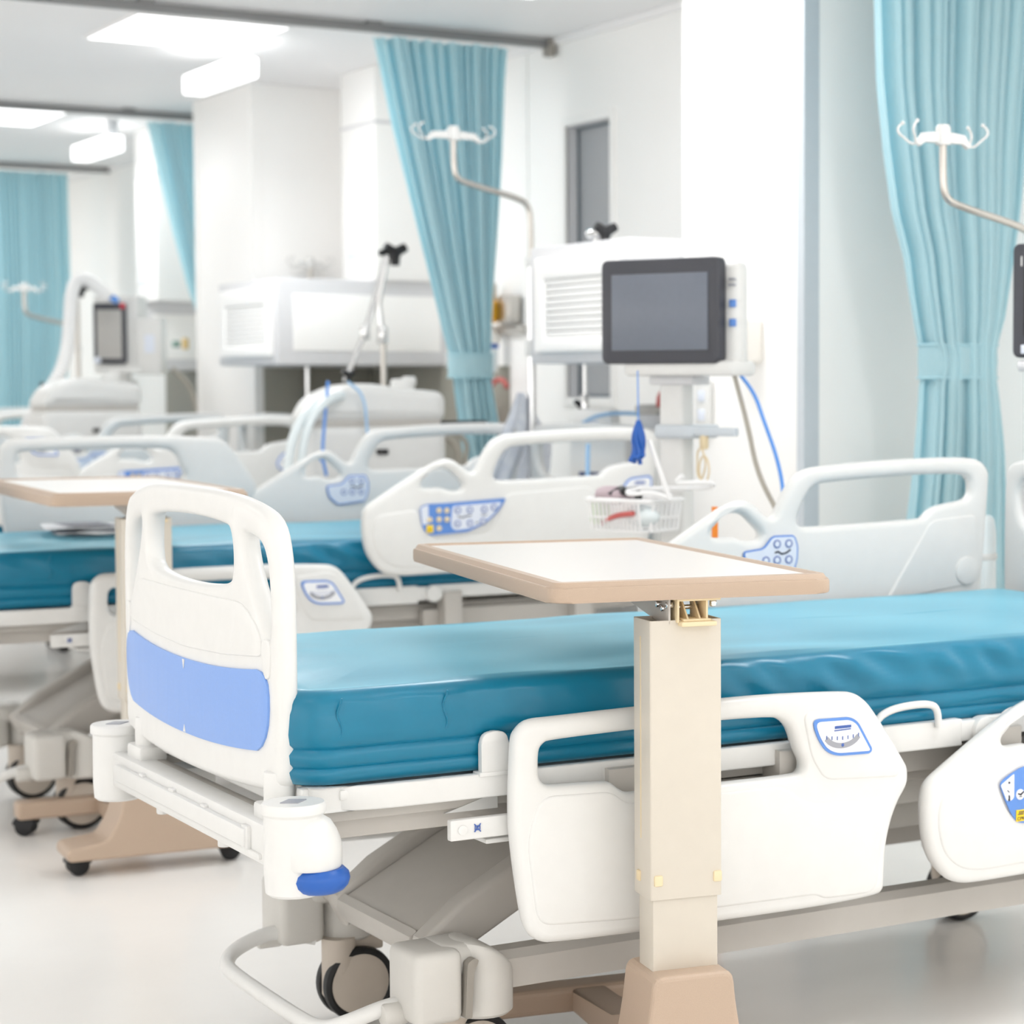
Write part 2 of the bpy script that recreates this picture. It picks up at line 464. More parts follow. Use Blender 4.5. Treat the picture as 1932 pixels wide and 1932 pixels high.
# ------------------------------------------------------------------ curtains
def interp(tab, z):
    tab = sorted((b, a) for a, b in tab)
    if z <= tab[0][0]:
        (z0, x0), (z1, x1) = tab[0], tab[1]; return x0+(z-z0)*(x1-x0)/(z1-z0)*.35
    for (z0, x0), (z1, x1) in zip(tab, tab[1:]):
        if z <= z1: return x0+(x1-x0)*(z-z0)/(z1-z0)
    return tab[-1][1]
def curtain(y, Lt, Rt, folds, label, tie=None, ztop=2.64, zbot=.3, seed=1, amp=.04):
    rnd = random.Random(seed)
    NU, NV = folds*18, 70
    ph = [rnd.uniform(-.5, .5) for _ in range(folds+2)]; am = [rnd.uniform(.55, 1.25) for _ in range(folds+2)]
    wd = [rnd.uniform(.6, 1.5) for _ in range(folds)]; s = sum(wd); cum = [0]
    for w in wd: cum.append(cum[-1]+w/s)
    vs = []
    for j in range(NV+1):
        z = ztop+(zbot-ztop)*j/NV
        l, r = interp(Lt, z), interp(Rt, z)
        g = 0
        if tie: g = math.exp(-((z-tie)/.35)**2)
        for i in range(NU+1):
            fi = i/NU*folds; k = min(int(fi), folds-1); f = fi-k
            u = cum[k]+(cum[k+1]-cum[k])*f
            a = amp*(1.15-.3*g)*((1-f)*am[k]+f*am[k+1])*min(1, .3+5*u, .3+5*(1-u))
            c_ = math.cos(2*PI*f+.5*math.sin(2.2*z+ph[k])*math.sin(PI*f))
            dy = -a*(c_*.75+.35*math.copysign(abs(c_)**.45, c_))
            dx = .35*a*math.sin(4*PI*f)*.5
            bow = -.05*g*math.sqrt(max(0, 1-(2*u-1)**2))
            vs.append((l+(r-l)*u+dx*min(1, 6*u, 6*(1-u)), dy+bow, z))
    fs = [(j*(NU+1)+i, j*(NU+1)+i+1, (j+1)*(NU+1)+i+1, (j+1)*(NU+1)+i) for j in range(NV) for i in range(NU)]
    t = thing('privacy_curtain', label, 'curtain', (0, y, 0), 0, 'aqua privacy curtains')
    b = B(); b._add(vs, fs); o = b.obj('drape', CURT, t, ang=180)
    if tie:
        l, r = interp(Lt, tie), interp(Rt, tie); c = (l+r)/2; w = (r-l)/2+.012
        bb = B()
        prof = [(w*.97, -.05), (w*1.0, -.046), (w, -.02), (w*1.015, 0), (w, .03), (w*1.0, .046), (w*.97, .05)]
        bb.lathe(prof, (c, -.02, tie), 'z', 48, False, 1, .085/w)
        bb.obj('tie_band', CURT, t)
        bb = B()
        for dz in (-.047, .047): bb.tube([(c+w*1.01*math.cos(a), -.02+.087*math.sin(a), tie+dz) for a in [2*PI*q/40 for q in range(40)]], .004, True, 6)
        bb.obj('tie_hem', CURT, t)
    return t
c1L = pairs('3.575,2.64 3.587,2.347 3.597,2.128 3.622,1.939 3.653,1.764 3.691,1.646 3.710,1.527 3.735,1.408 3.754,1.36 3.754,1.318 3.745,1.288 3.740,1.167 3.731,1.016 3.718,0.903 3.70,.6')
c1R = pairs('4.19,2.64 4.176,2.401 4.148,2.169 4.124,1.999 4.098,1.782 4.063,1.627 4.025,1.472 3.987,1.380 3.983,1.326 4.004,1.226 4.028,1.087 4.039,0.962 4.06,.6')
c2L = pairs('3.395,2.64 3.431,2.477 3.467,2.314 3.521,2.109 3.575,1.902 3.631,1.693 3.679,1.503 3.713,1.387 3.724,1.323 3.737,1.205 3.759,1.055 3.775,0.990 3.79,.7')
c2R = pairs('3.977,2.645 3.964,2.495 3.950,2.195 3.932,1.937 3.911,1.700 3.890,1.485 3.880,1.381 3.879,1.323 3.895,1.226 3.918,1.118 3.929,1.009 3.95,.7')
c3L = pairs('3.489,2.64 3.546,2.366 3.625,2.040 3.691,1.794 3.737,1.656 3.80,1.45 3.81,1.3 3.80,1.0')
c3R = pairs('4.05,2.64 4.03,2.3 4.0,1.9 3.97,1.6 3.93,1.38 3.93,1.3 3.95,1.0')
c4L = pairs('3.30,2.66 3.32,1.8 3.34,1.0')
c4R = pairs('3.916,2.675 3.925,1.846 3.90,1.366 3.86,1.0')
curtain(5.05, c1L, c1R, 16, 'large aqua curtain tied with a band at the right behind the nearest bed', 1.345, seed=3, amp=.062)
curtain(8.18, c2L, c2R, 15, 'aqua curtain tied in the middle of the ward, narrowing to its band', 1.355, seed=5, amp=.042)
curtain(11.42, c3L, c3R, 14, 'darker aqua curtain half hidden by the white column left of centre', 1.36, seed=8, amp=.03)
curtain(14.52, c4L, c4R, 16, 'untied aqua curtain hanging straight at the left edge, farthest away', None, seed=11, amp=.03)

# ------------------------------------------------------------------ wall air units with ducts
def air_unit(x0, y0, y1, z0, z1, dx, dy0, dy1, label, bands=True):
    t = thing('wall_air_unit', label, 'air unit', (x0, y0, z0), 0, 'box shaped air units on the head wall')
    D, W, Hh = XW-x0, y1-y0, z1-z0
    b = B(); b.bb(0, D-.001, 0, W, 0, Hh, .008, 2)
    b.obj('body', GREYP, t)
    s = B(); s.bb(.07, D-.03, -.006, .004, .062, Hh-.068, .004)
    s.obj('side_panel', WALL, t)
    f = B()
    fy0, fy1, fz0, fz1 = .05, W-.07, .035, Hh-.04
    f.plate(fillet([(fy0, fz0), (fy1, fz0), (fy1, fz1), (fy0, fz1)], .012), [fillet([(fy0+.07, fz0+.05), (fy1-.075, fz0+.05), (fy1-.075, fz1-.075), (fy0+.07, fz1-.075)], .01)], .012, .008, lambda u, v, w: (w-.011, u, v))
    o = f.obj('vent_frame', WALL, t)
    l = B(); n = 9
    for k in range(n):
        z = fz0+.05+(fz1-.075-fz0-.05)*(k+.5)/n
        l.box((-.012, (fy0+fy1)/2, z), (.012, fy1-fy0-.135, .0185), .003, 1, Matrix.Rotation(-.12, 4, 'Y'))
    l.obj('louvre_grille', WALL, o)
    B().bb(-.004, .0, fy0+.06, fy1-.06, fz0+.04, fz1-.06, 0).obj('grille_back', DKHOLE, o)
    d = B(); d.bb(dx-x0, D-.002, dy0-y0, dy1-y0, Hh, H-z0, .006)
    du = d.obj('duct', WALL, t)
    d = B(); d.bb(dx-x0-.004, D-.002, dy0-y0-.004, dy1-y0+.004, 2.44-z0, 2.455-z0, .002); d.obj('duct_joint', GREYP, du)
    d = B(); d.bb(dx-x0-.003, dx-x0, dy0-y0+.05, dy1-y0-.06, 1.83-z0, 2.0-z0, .001)
    la = d.obj('label', LABELW, du)
    d = B(); d.bb(dx-x0-.005, dx-x0-.002, dy0-y0+.06, dy1-y0-.08, 1.855-z0, 1.87-z0, .001); d.bb(dx-x0-.005, dx-x0-.002, dy0-y0+.15, dy0-y0+.2, 1.91-z0, 1.95-z0, .001)
    d.obj('label_mark', PALE, la)
    return t
air_unit(3.4, 9.28, 10.06, 1.365, 1.745, 3.85, 9.25, 9.65, 'grey and white wall air unit with louvred vent left of the tied middle curtain')
air_unit(3.4, 6.125, 6.82, 1.35, 1.745, 3.86, 6.13, 6.5, 'white wall air unit with dark louvre lines behind the large monitor')
air_unit(3.74, 12.4, 13.0, 1.36, 1.745, 3.75, 12.12, 12.5, 'small far air unit with duct behind the portrait screen at left')

# ------------------------------------------------------------------ hospital beds
R_FOOT_O = pairs('0.386,0.678 0.394,0.691 0.406,0.702 0.421,0.708 0.462,0.708 0.617,0.712 0.796,0.713 0.909,0.713 1.075,0.706 1.098,0.700 1.115,0.690 1.133,0.672 1.169,0.623 1.209,0.564 1.218,0.549 1.218,0.523 1.212,0.509 1.196,0.488 1.181,0.457 1.170,0.421 1.165,0.389 1.163,0.333 1.160,0.319 1.145,0.310 1.011,0.305 0.785,0.307 0.622,0.309 0.457,0.314 0.443,0.317 0.428,0.323 0.414,0.336 0.406,0.355 0.401,0.376 0.391,0.437 0.384,0.494 0.381,0.531 0.381,0.577 0.383,0.622')
R_FOOT_I = pairs('0.433,0.623 0.434,0.654 0.442,0.663 0.452,0.668 0.617,0.672 0.796,0.674 0.913,0.671 0.929,0.665 0.945,0.651 0.953,0.634 0.963,0.605 0.974,0.586 0.976,0.575 0.972,0.565 0.962,0.560 0.794,0.560 0.617,0.561 0.603,0.563 0.590,0.571 0.578,0.581 0.567,0.586 0.455,0.589 0.442,0.595 0.434,0.605')
R_HEAD_O = pairs('1.192,0.852 1.203,0.870 1.218,0.882 1.310,0.937 1.385,0.980 1.440,1.006 1.470,1.011 1.495,1.000 1.518,0.981 1.538,0.966 1.555,0.968 1.568,0.992 1.592,1.035 1.614,1.062 1.641,1.077 1.679,1.084 1.866,1.095 2.041,1.099 2.136,1.097 2.173,1.089 2.195,1.065 2.198,1.046 2.184,0.871 2.172,0.760 2.15,.70 2.12,.675 2.0,.668 1.489,0.662 1.312,0.659 1.276,0.664 1.251,0.674 1.226,0.697 1.206,0.726 1.194,0.764 1.189,0.812')
R_HEAD_S = pairs('1.376,0.938 1.396,0.955 1.416,0.976 1.447,0.981 1.469,0.975 1.495,0.951 1.517,0.930 1.511,0.915 1.490,0.911 1.469,0.913 1.447,0.922 1.430,.924 1.385,0.922')
R_HEAD_B = pairs('1.617,0.954 1.625,0.981 1.649,1.022 1.669,1.038 1.696,1.045 1.923,1.057 2.076,1.058 2.119,1.054 2.137,1.042 2.140,1.018 2.136,1.002 2.119,0.990 2.036,0.980 2.011,0.968 1.994,0.952 1.982,0.947 1.647,0.939 1.628,0.942')
def foot_rail_mesh():
    b = B(); f = lambda u, v, w: (u, w, v)
    b.plate(chaikin(R_FOOT_O, 2), [chaikin(R_FOOT_I, 2)], .019, .016, f)
    # raised lower body and raised corner pad on the outer (-y) face
    low = fillet(pairs('.425,.35 .60,.338 1.0,.332 1.02,.322 1.14,.32 1.145,.40 1.165,.47 1.10,.50 .98,.505 .93,.545 .60,.545 .57,.57 .43,.575 .405,.50'), .03)
    b.plate(low, [], .006, .0055, lambda u, v, w: (u, w-.0165, v))
    pad = fillet(pairs('.97,.675 1.085,.685 1.12,.66 1.19,.56 1.19,.535 1.02,.545 .99,.59'), .02)
    b.plate(pad, [], .005, .0045, lambda u, v, w: (u, w-.0165, v))
    return b.mesh('side_rail', WHITE)
def head_rail_mesh():
    b = B(); f = lambda u, v, w: (u, w, v)
    b.plate(chaikin(R_HEAD_O, 2), [chaikin(R_HEAD_S, 2), chaikin(R_HEAD_B, 2)], .019, .016, f)
    low = fillet(pairs('1.225,.845 1.36,.860 1.385,.80 1.42,.77 1.60,.775 1.66,.90 1.95,.915 2.06,.80 2.15,.80 2.13,.70 1.32,.685 1.27,.695 1.23,.73 1.215,.79'), .025)
    b.plate(low, [], .006, .0055, lambda u, v, w: (u, w-.0165, v))
    inner = fillet(pairs('2.01,.945 2.15,.955 2.16,.86 2.14,.78 1.87,.75'), .02)
    b.plate(inner, [], .006, .0055, lambda u, v, w: (u, w+.0165, v))
    b.cyl((2.12, .022, .815), .035, .012, 'y')
    return b.mesh('side_rail', WHITE)
def lab(pts, y, th, ax='xz', bev=.0008):
    return B().prism(pts, y-th, y+th, ax, bev, 1)
def strip(b, pts, w, y, th=.0006, closed=False):
    # ink line of width w along a polyline in the rail plane
    n = len(pts)
    for i in range(n if closed else n-1):
        a, c = Vector(pts[i]), Vector(pts[(i+1) % n]); d = c-a
        if d.length < 1e-6: continue
        d.normalize(); q = Vector((-d.y, d.x))*w/2; a = a-d*w*.3; c = c+d*w*.3
        b.prism([tuple(a+q), tuple(c+q), tuple(c-q), tuple(a-q)], y-th, y+th)
    return b
def gauge_label(parent, pts, arc0, key):
    def border(): return lab(fillet(pts, .018), -.0235, .0012).mesh('label_border', BLUEL)
    def face(): return lab(fillet(offset(pts, -.0055), .015), -.0248, .0008).mesh('label_face', LABELW)
    def ink():
        b = B(); cx, cz = arc0
        arc = [(cx+.036*math.sin(a)*1.1, cz+.03-.036*math.cos(a)*.75) for a in [(-1.05+2.1*k/14) for k in range(15)]]
        strip(b, arc, .010, -.0258)
        return b.mesh('gauge_window', INKG)
    def marks():
        b = B(); cx, cz = arc0
        for k in range(7):
            x = cx-.036+.012*k; z = cz+.014+.0006*abs(k-3)**1.6; strip(b, [(x, z), (x, z+.006)], .0016, -.0262)
        strip(b, [(cx-.018, cz+.032), (cx+.018, cz+.033)], .0018, -.0262)
        for k in range(6): strip(b, [(cx-.016+.006*k, cz+.038), (cx-.0125+.006*k, cz+.0382)], .005, -.0262)
        b.ball((cx, -.0262, cz+.004), .0035, (1, .3, 1), 10)
        return b.mesh('gauge_marks', INKB)
    o = link('gauge_label', cm(key+'b', border), parent)
    o['label'] = 'white tilt gauge label with blue border'
    link('label_face', cm(key+'f', face), parent); link('gauge_window', cm(key+'i', ink), parent); link('gauge_marks', cm(key+'m', marks), parent)
CTRL = pairs('1.368,.866 1.392,.874 1.473,.876 1.655,.885 1.632,.852 1.612,.832 1.585,.812 1.561,.801 1.525,.786 1.403,.779 1.385,.790 1.374,.81')
CTRL1 = pairs('1.430,.892 1.450,.905 1.481,.918 1.52,.924 1.66,.928 1.64,.88 1.60,.835 1.56,.812 1.50,.806 1.475,.811 1.460,.829 1.445,.857')
def control_panel(rail, first):
    pts = CTRL1 if first else CTRL
    off = (-.066, 0, -.039) if first else (0, 0, 0)
    def LK(name, me, loc=(0, 0, 0)): return link(name, me, rail, tuple(loc[i]+off[i] for i in range(3)))
    o = LK('control_panel', cm('ctl%d' % first, lambda: lab(fillet(pts, .008), -.0240, .0014).mesh('control_panel', BLUEL)))
    o['label'] = 'blue control panel with buttons'
    dx, dz = (.075, .018) if first else (0, 0)
    def pale():
        b = B()
        q = fillet([(x+dx, z+dz) for x, z in pairs('1.474,.866 1.64,.874 1.612,.838 1.575,.812 1.53,.796 1.48,.792 1.468,.806')], .010)
        b.prism(q, -.0262, -.0252)
        if first: b.prism(fillet(pairs('1.432,.889 1.466,.909 1.466,.862 1.46,.856 1.448,.856'), .004), -.0262, -.0252)
        else: b.prism(fillet(pairs('1.370,.864 1.395,.872 1.395,.815 1.375,.812'), .004), -.0262, -.0252)
        return b.mesh('button_field', PALE)
    LK('button_field', cm('pale%d' % first, pale))
    yel = (1.482, .824) if first else (1.399, .799)
    B().box((yel[0], -.0264, yel[1]), (.022, .0018, .023), .004).obj('cpr_button', YELLOW, rail, off)['label'] = 'yellow emergency button'
    if first:
        text('CPR', .0098, 'lettering', INK, rail, (yel[0]+off[0], -.0276, yel[1]-.009+off[2]), (PI/2, 0, 0))
        b = B()
        for k, w in enumerate((.015, .013, .015)): b.box((yel[0]-.0005+.0015*k, -.0275, yel[1]+.0025+.0028*k), (w, .0004, .0017), 0)
        b.obj('bed_pictogram', INK, rail, off)
        B().cyl((1.481, -.0262, .866), .0105, .003, 'y', .001).obj('button', LABELW, rail, off)
        b = B(); strip(b, [(1.475, .868), (1.481, .866), (1.488, .871)], .003, -.0282); strip(b, [(1.478, .862), (1.484, .862)], .0012, -.0282)
        b.obj('lamp_pictogram', INK, rail, off)
        b = B(); b.cyl((1.453, -.0268, .892), .0022, .0012, 'y', .0004); strip(b, [(1.453, .866), (1.4535, .861)], .003, -.0268); b.cyl((1.453, -.0268, .858), .0025, .001, 'y', .0003); strip(b, [(1.449, .877), (1.453, .873)], .001, -.0268)
        b.obj('status_marks', INK, rail, off)
    else:
        spots = pairs('1.429,.854 1.455,.853 1.429,.827 1.455,.826 1.429,.800 1.399,.827')
        me = cm('btn', lambda: B().cyl((0, 0, 0), .0085, .004, 'y', .0015).mesh('button', CREAMD))
        for x, z in spots: link('button', me, rail, (x, -.0268, z))
    me2 = cm('ring', lambda: B().tube([(.0085*math.cos(a), 0, .0085*math.sin(a)) for a in [2*PI*k/20 for k in range(20)]], .0018, True, 6).mesh('button', INKB))
    me3 = cm('rbtn', lambda: B().cyl((0, 0, 0), .0075, .003, 'y', .001).mesh('button_cap', PALE))
    for x, z in pairs('1.491,.853 1.531,.853 1.579,.853 1.612,.858 1.490,.812 1.531,.812 1.575,.816'):
        if first and x > 1.6: continue
        LK('button', me2, (x+dx, -.0268, z+dz)); LK('button_cap', me3, (x+dx, -.0262, z+dz))
    b = B(); strip(b, [(1.492+dx, .834+dz), (1.505+dx, .830+dz), (1.52+dx, .834+dz), (1.535+dx, .836+dz)], .003, -.0266); strip(b, [(1.57+dx, .836+dz), (1.588+dx, .836+dz)], .002, -.0266); b.cyl((1.555+dx, -.0266, .813+dz), .003, .001, 'y', .0003)
    b.obj('bed_pictogram', INK, rail, off)
    if not first:
        b = B(); strip(b, [(1.395, .799), (1.403, .799)], .002, -.0278); b.obj('button_mark', INK, rail, off)
def inner_panel(rail):
    # patient control on the inner (+y) face
    pts = fillet(pairs('1.459,.890 1.516,.896 1.541,.924 1.604,.924 1.614,.897 1.612,.862 1.60,.832 1.50,.822 1.468,.85'), .010)
    o = link('patient_control', cm('pc', lambda: lab(pts, .0235, .0014).mesh('patient_control', BLUEL)), rail)
    o['label'] = 'pale blue patient control panel with blue border'
    link('button_field', cm('pcf', lambda: lab(fillet(offset(pts, -.004), .004), .0250, .0008).mesh('button_field', PALE)), rail)
    me2 = cm('ring', None); me3 = cm('rbtn', None)
    for x, z in pairs('1.553,.904 1.586,.904 1.553,.866 1.586,.866 1.522,.866'):
        link('button', me2, rail, (x, .0262, z)); link('button_cap', me3, rail, (x, .0258, z))
    def pic():
        b = B(); strip(b, pairs('1.548,.884 1.556,.886 1.566,.880 1.578,.882 1.590,.889'), .004, .0264); return b.mesh('bed_pictogram', INK)
    link('bed_pictogram', cm('pcp', pic), rail)

def endboard_mesh(width, top, bot, tcorn, bow, y0s):
    hw_ = width/2
    out = [(-hw_+.004, bot+.014), (-hw_*.8, bot+.005), (-hw_*.4, bot-.002), (0, bot-.004), (hw_*.4, bot-.002), (hw_*.8, bot+.005), (hw_-.004, bot+.014)]
    out += [(hw_, bot+.07), (hw_+.003, top-.24), (hw_-.001, top-.11), (hw_-.03, top-.038), (hw_-.10, top-.018), (hw_*.5, top-.003), (0, top)]
    out += [(-x, z) for x, z in out[7:13][::-1]]
    mid = pairs('-.228,.937 -.09,.925 .09,.925 .228,.937 .242,.97 .236,1.02 .215,1.040 0,1.048 -.215,1.040 -.236,1.02 -.242,.97')
    sl = pairs('.283,1.026 .30,1.03 .365,1.016 .388,.985 .396,.93 .398,.865 .388,.856 .352,.90 .315,.95 .292,.99')
    sr = [(-x, z) for x, z in sl]
    fn = lambda u, v, w: (w-bow*(1-(u/hw_)**2), u, v)
    b = B()
    b.plate(chaikin(out, 2), [chaikin(mid, 2), chaikin(sl, 2), chaikin(sr, 2)], .019, .015, fn, 24)
    # scooped skirt under each side slot
    for s in (1, -1):
        sc_ = [(s*x, z) for x, z in pairs('.404,.852 .404,.80 .39,.785 .376,.80 .368,.845 .385,.858')]
        b.plate(chaikin(sc_, 1), [], .0035, .003, lambda u, v, w: (w-.019-bow*(1-(u/hw_)**2), u, v), 3)
    return b, fn, hw_
def footboard_mesh():
    b, fn, h = endboard_mesh(.862, 1.097, .590, 0, .016, 0)
    ridge = fillet(pairs('-.375,.825 -.2,.812 0,.806 .2,.812 .375,.825 .36,.87 .29,.91 -.29,.91 -.36,.87'), .03)
    b.plate(ridge, [], .003, .0028, lambda u, v, w: (w-.019-.016*(1-(u/h)**2), u, v), 16)
    return b.mesh('footboard', WHITE, 50)
def inlay_mesh():
    up = [(-.36+.72*k/16, .785+.018*(abs(-1+k/8))**2.2) for k in range(17)]
    lo = [(.36-.72*k/16, .649+.016*(abs(-1+k/8))**2.2) for k in range(17)]
    pts = up+[(.392, .79), (.40, .75), (.392, .70)]+lo+[(-.392, .70), (-.40, .75), (-.392, .79)]
    b = B(); b.plate(chaikin(pts, 1), [], .0024, .0008, lambda u, v, w: (w-.0205-.016*(1-(u/.4375)**2), u, v), 24)
    return b.mesh('panel_inlay', INLAY, 50)
def notch_mesh():
    b = B()
    for z0, z1 in ((.783, .766), (.651, .664)):
        b.prism([(-.006, z0), (.006, z0), (0, z1)], -.0400, -.0380, 'yz')
    return b.mesh('inlay_notch', WHITE)
def headboard_mesh():
    hw_ = .455
    out = pairs('-.43,.66 .43,.66 .455,.72 .455,.95 .452,1.04 .44,1.08 .39,1.094 .2,1.102 0,1.104 -.2,1.102 -.39,1.094 -.44,1.08 -.452,1.04 -.455,.95 -.455,.72')
    hole = pairs('-.33,.905 0,.895 .33,.905 .385,.935 .402,.985 .398,1.03 .36,1.050 0,1.056 -.36,1.050 -.398,1.03 -.402,.985 -.385,.935')
    b = B(); b.plate(chaikin(out, 2), [chaikin(hole, 2)], .019, .016, lambda u, v, w: (w, u, v))
    return b.mesh('headboard', WHITE, 50)

def deck_mesh():
    b = B()
    def ring(x0, x1, hw_, z0, z1, th, r):
        out = fillet([(x0, -hw_), (x1, -hw_), (x1, hw_), (x0, hw_)], [r, .004, .004, r], 8)
        inn = fillet([(x0+th, -hw_+th), (x1-th, -hw_+th), (x1-th, hw_-th), (x0+th, hw_-th)], .02, 5)
        b.plate(out, [inn], (z1-z0)/2, .004, lambda u, v, w: (u, v, w+(z0+z1)/2))
    ring(.035, 1.03, .455, .570, .612, .02, .16)
    b.bb(.10, 1.02, -.44, .44, .588, .606, .004)
    ring(1.13, 1.39, .455, .568, .622, .02, .004); b.bb(1.14, 1.39, -.44, .44, .59, .61, .004)
    b.bb(1.385, 1.43, -.457, -.43, .577, .618, .004); b.bb(1.385, 1.43, .43, .457, .577, .618, .004)
    ring(1.44, 2.17, .455, .582, .622, .02, .03); b.bb(1.45, 2.16, -.44, .44, .592, .61, .004)
    for y in (-.455, .455): b.cyl((1.437, y, .597), .026, .03, 'y')
    return b.mesh('mattress_platform', FRAME)
def chassis_mesh():
    b = B()
    for y in (-.36, .36): b.bb(.0, 2.2, y-.022, y+.022, .512, .560, .005)
    for x in (.02, .55, 1.1, 1.6, 2.18): b.bb(x-.025, x+.025, -.36, .36, .515, .555, .005)
    for y in (-.18, .18): b.bb(.1, 2.1, y-.02, y+.02, .535, .565, .004)
    for y in (-.40, .40): b.bb(.08, 1.15, y-.012, y+.03*(1 if y < 0 else -1), .548, .568, .003)
    b.bb(1.15, 1.95, -.32, .32, .48, .53, .006)
    return b.mesh('chassis', STEELG)
def base_mesh():
    b = B()
    for s in (-1, 1):
        pr_ = [(s*.35, .20), (s*.35, .252), (s*.335, .266), (s*.295, .266), (s*.28, .252), (s*.28, .20)]
        b.prism(pr_, .42, 1.98, 'yz', .004)
    b.bb(.40, .45, -.28, .28, .205, .245, .004); b.bb(1.92, 1.98, -.28, .28, .205, .25, .004)
    b.bb(1.05, 1.35, -.28, .28, .21, .25, .004)
    return b.mesh('base_frame', STEELG)
def lift_mesh(sgn):
    def f():
        b = B()
        a = math.atan2(.15, .28)
        def P(u, h): return (.345+u*math.cos(a)-h*math.sin(a), .262+u*math.sin(a)+h*math.cos(a))
        L = .80
        pl = [P(0, -.018), P(L, -.018), P(L, .012), P(0, .012)]
        b.prism(pl, -.17, .17, 'xz', .006)
        for s in (-1, 1):
            q = [P(-.012, -.05), P(L, -.05), P(L, .034), P(.10, .034), P(.0, .016), P(-.012, .0)]
            b.prism(q, s*.205-.028, s*.205+.028, 'xz', .012, 3)
        b.tube([(.350, -.30, .262), (.350, .30, .262)], .013)
        q = [P(-.016, -.026), P(.012, -.026), P(.012, .016), P(-.006, .014), P(-.016, .0)]; b.prism(q, -.178, .178, 'xz', .006)
        if sgn < 0:
            for v in b.bm.verts: v.co.x = 2.37-v.co.x
        return b.mesh('lift_arm', STEELG)
    return f
def lift_drive():
    b = B()
    b.bb(1.12, 1.75, -.16, .16, .40, .50, .02, 3); b.cyl((1.42, -.06, .37), .045, .60, 'x', .01); b.bb(1.05, 1.9, -.26, -.2, .42, .48, .01)
    return b.mesh('lift_drive', COVER)
def housing_mesh():
    b = B()
    b.box((.299, -.012, .229), (.092, .126, .130), .016, 3)
    b.box((.354, -.001, .268), (.094, .112, .056), .02, 3)
    c = (.405, -.006); R = .059; n = 36
    zt = lambda x: .299-.062*max(0, (x-.365)/.10)**1.8
    vs = []; rows = [(R-.006, 0, .160), (R, 0, .166)]+[(R, f, 0) for f in (.35, .7, 1)]+[(R-.003, 1, .006), (R-.009, 1, .009), (R*.6, 1, .010), (R*.3, 1, .011), (.002, 1, .011)]
    for r, f, dz in rows:
        for k in range(n):
            a = 2*PI*k/n; x, y = c[0]+r*math.cos(a), c[1]+r*math.sin(a)*1.12
            z = dz if f == 0 else .166+(zt(x)-.011-.166)*f+dz
            vs.append((x, y, z))
    b._add(vs, [(j*n+k, j*n+(k+1) % n, (j+1)*n+(k+1) % n, (j+1)*n+k) for j in range(len(rows)-1) for k in range(n)]+[tuple(range(n)), tuple(range((len(rows)-1)*n, len(rows)*n))])
    b.cyl((.245, .0, .177), .02, .05, 'x', .006)
    return b.mesh('caster_housing', COVER)
def slot_mesh():
    b = B(); b.prism(fillet(pairs('.345,.17 .358,.17 .362,.25 .372,.272 .362,.276 .35,.268'), .004), -.079, -.06, 'xz'); return b.mesh('housing_slot', DARKG)
def caster_fork():
    b = B(); b.lathe([(.030, .05), (.034, .056), (.034, .17)], (.375, 0, 0), 'z', 24); b.bb(.36, .42, -.012, .012, .06, .10, .01)
    b.bb(.345, .47, -.006, .006, .135, .165, .005)
    return b.mesh('caster_fork', WHEELM)
def wheel_mesh():
    b = B()
    for s in (-1, 1):
        b.lathe([(.002, s*.034), (.045, s*.034), (.060, s*.030), (.064, s*.024), (.064, s*.006)], (.41, 0, .075), 'y', 36, True)
    return b.mesh('wheel', WHEELM)
def tyre_mesh():
    b = B()
    for s in (-1, 1):
        b.lathe([(.060, s*.029), (.066, s*.033), (.073, s*.029), (.075, s*.019), (.073, s*.010), (.062, s*.007)], (.41, 0, .075), 'y', 40, False)
    return b.mesh('tyre', RUBBER)
def push_bar():
    p = [(.33, .28, .172), (.27, .30, .188), (.23, .305, .188), (.165, .295, .168), (.135, .26, .152), (.128, .18, .148), (.128, -.18, .148), (.135, -.26, .152), (.165, -.295, .168), (.23, -.305, .188), (.27, -.30, .188), (.33, -.28, .172)]
    return B().tube(chaikin(p, 3, False), .0145, False, 16).mesh('push_bar', FRAME)
def bumper_bar():
    b = B()
    b.bb(-.022, .028, -.46, .46, .487, .556, .006)
    b.bb(-.034, -.02, -.345, .40, .508, .540, .004)
    b.bb(-.028, -.02, -.40, .42, .497, .506, .002); b.bb(-.030, -.02, -.35, -.32, .503, .545, .003)
    for y in (.24, .06, -.12): b.bb(-.03, -.02, y-.012, y+.012, .538, .545, .002)
    b.bb(.0, .11, -.30, -.22, .50, .55, .004); b.bb(.0, .11, .22, .30, .50, .55, .004)
    for y in (.2, -.15): b.cyl((.0, y, .482), .012, .02)
    return b.mesh('bumper_bar', FRAME)
def corner_bumper(s):
    def f():
        b = B()
        b.lathe([(.040, .455), (.046, .460), (.048, .49), (.0475, .585), (.052, .590), (.052, .602), (.049, .606), (.036, .606)], (0, s*.49, 0), 'z', 36)
        dome = [(.047, .500), (.050, .505), (.050, .532), (.047, .548), (.041, .563), (.032, .577), (.018, .586)]
        b.lathe(dome, (.022, s*.508, 0), 'z', 36)
        return b.mesh('corner_bumper', WHITE)
    return f
def bumper_roller(s):
    def f():
        b = B(); b.lathe([(.032, .460), (.040, .464), (.047, .472), (.050, .482), (.048, .492), (.040, .500), (.02, .502)], (.032, s*.516, 0), 'z', 36)
        return b.mesh('bumper_roller', BLUE)
    return f
def socket(s):
    def f():
        b = B(); b.prism([(-.024, s*.49-.004), (.0, s*.49-.02), (.024, s*.49+.004), (.0, s*.49+.02)], .6055, .6075, 'xy'); return b.mesh('socket_hole', INKG)
    return f
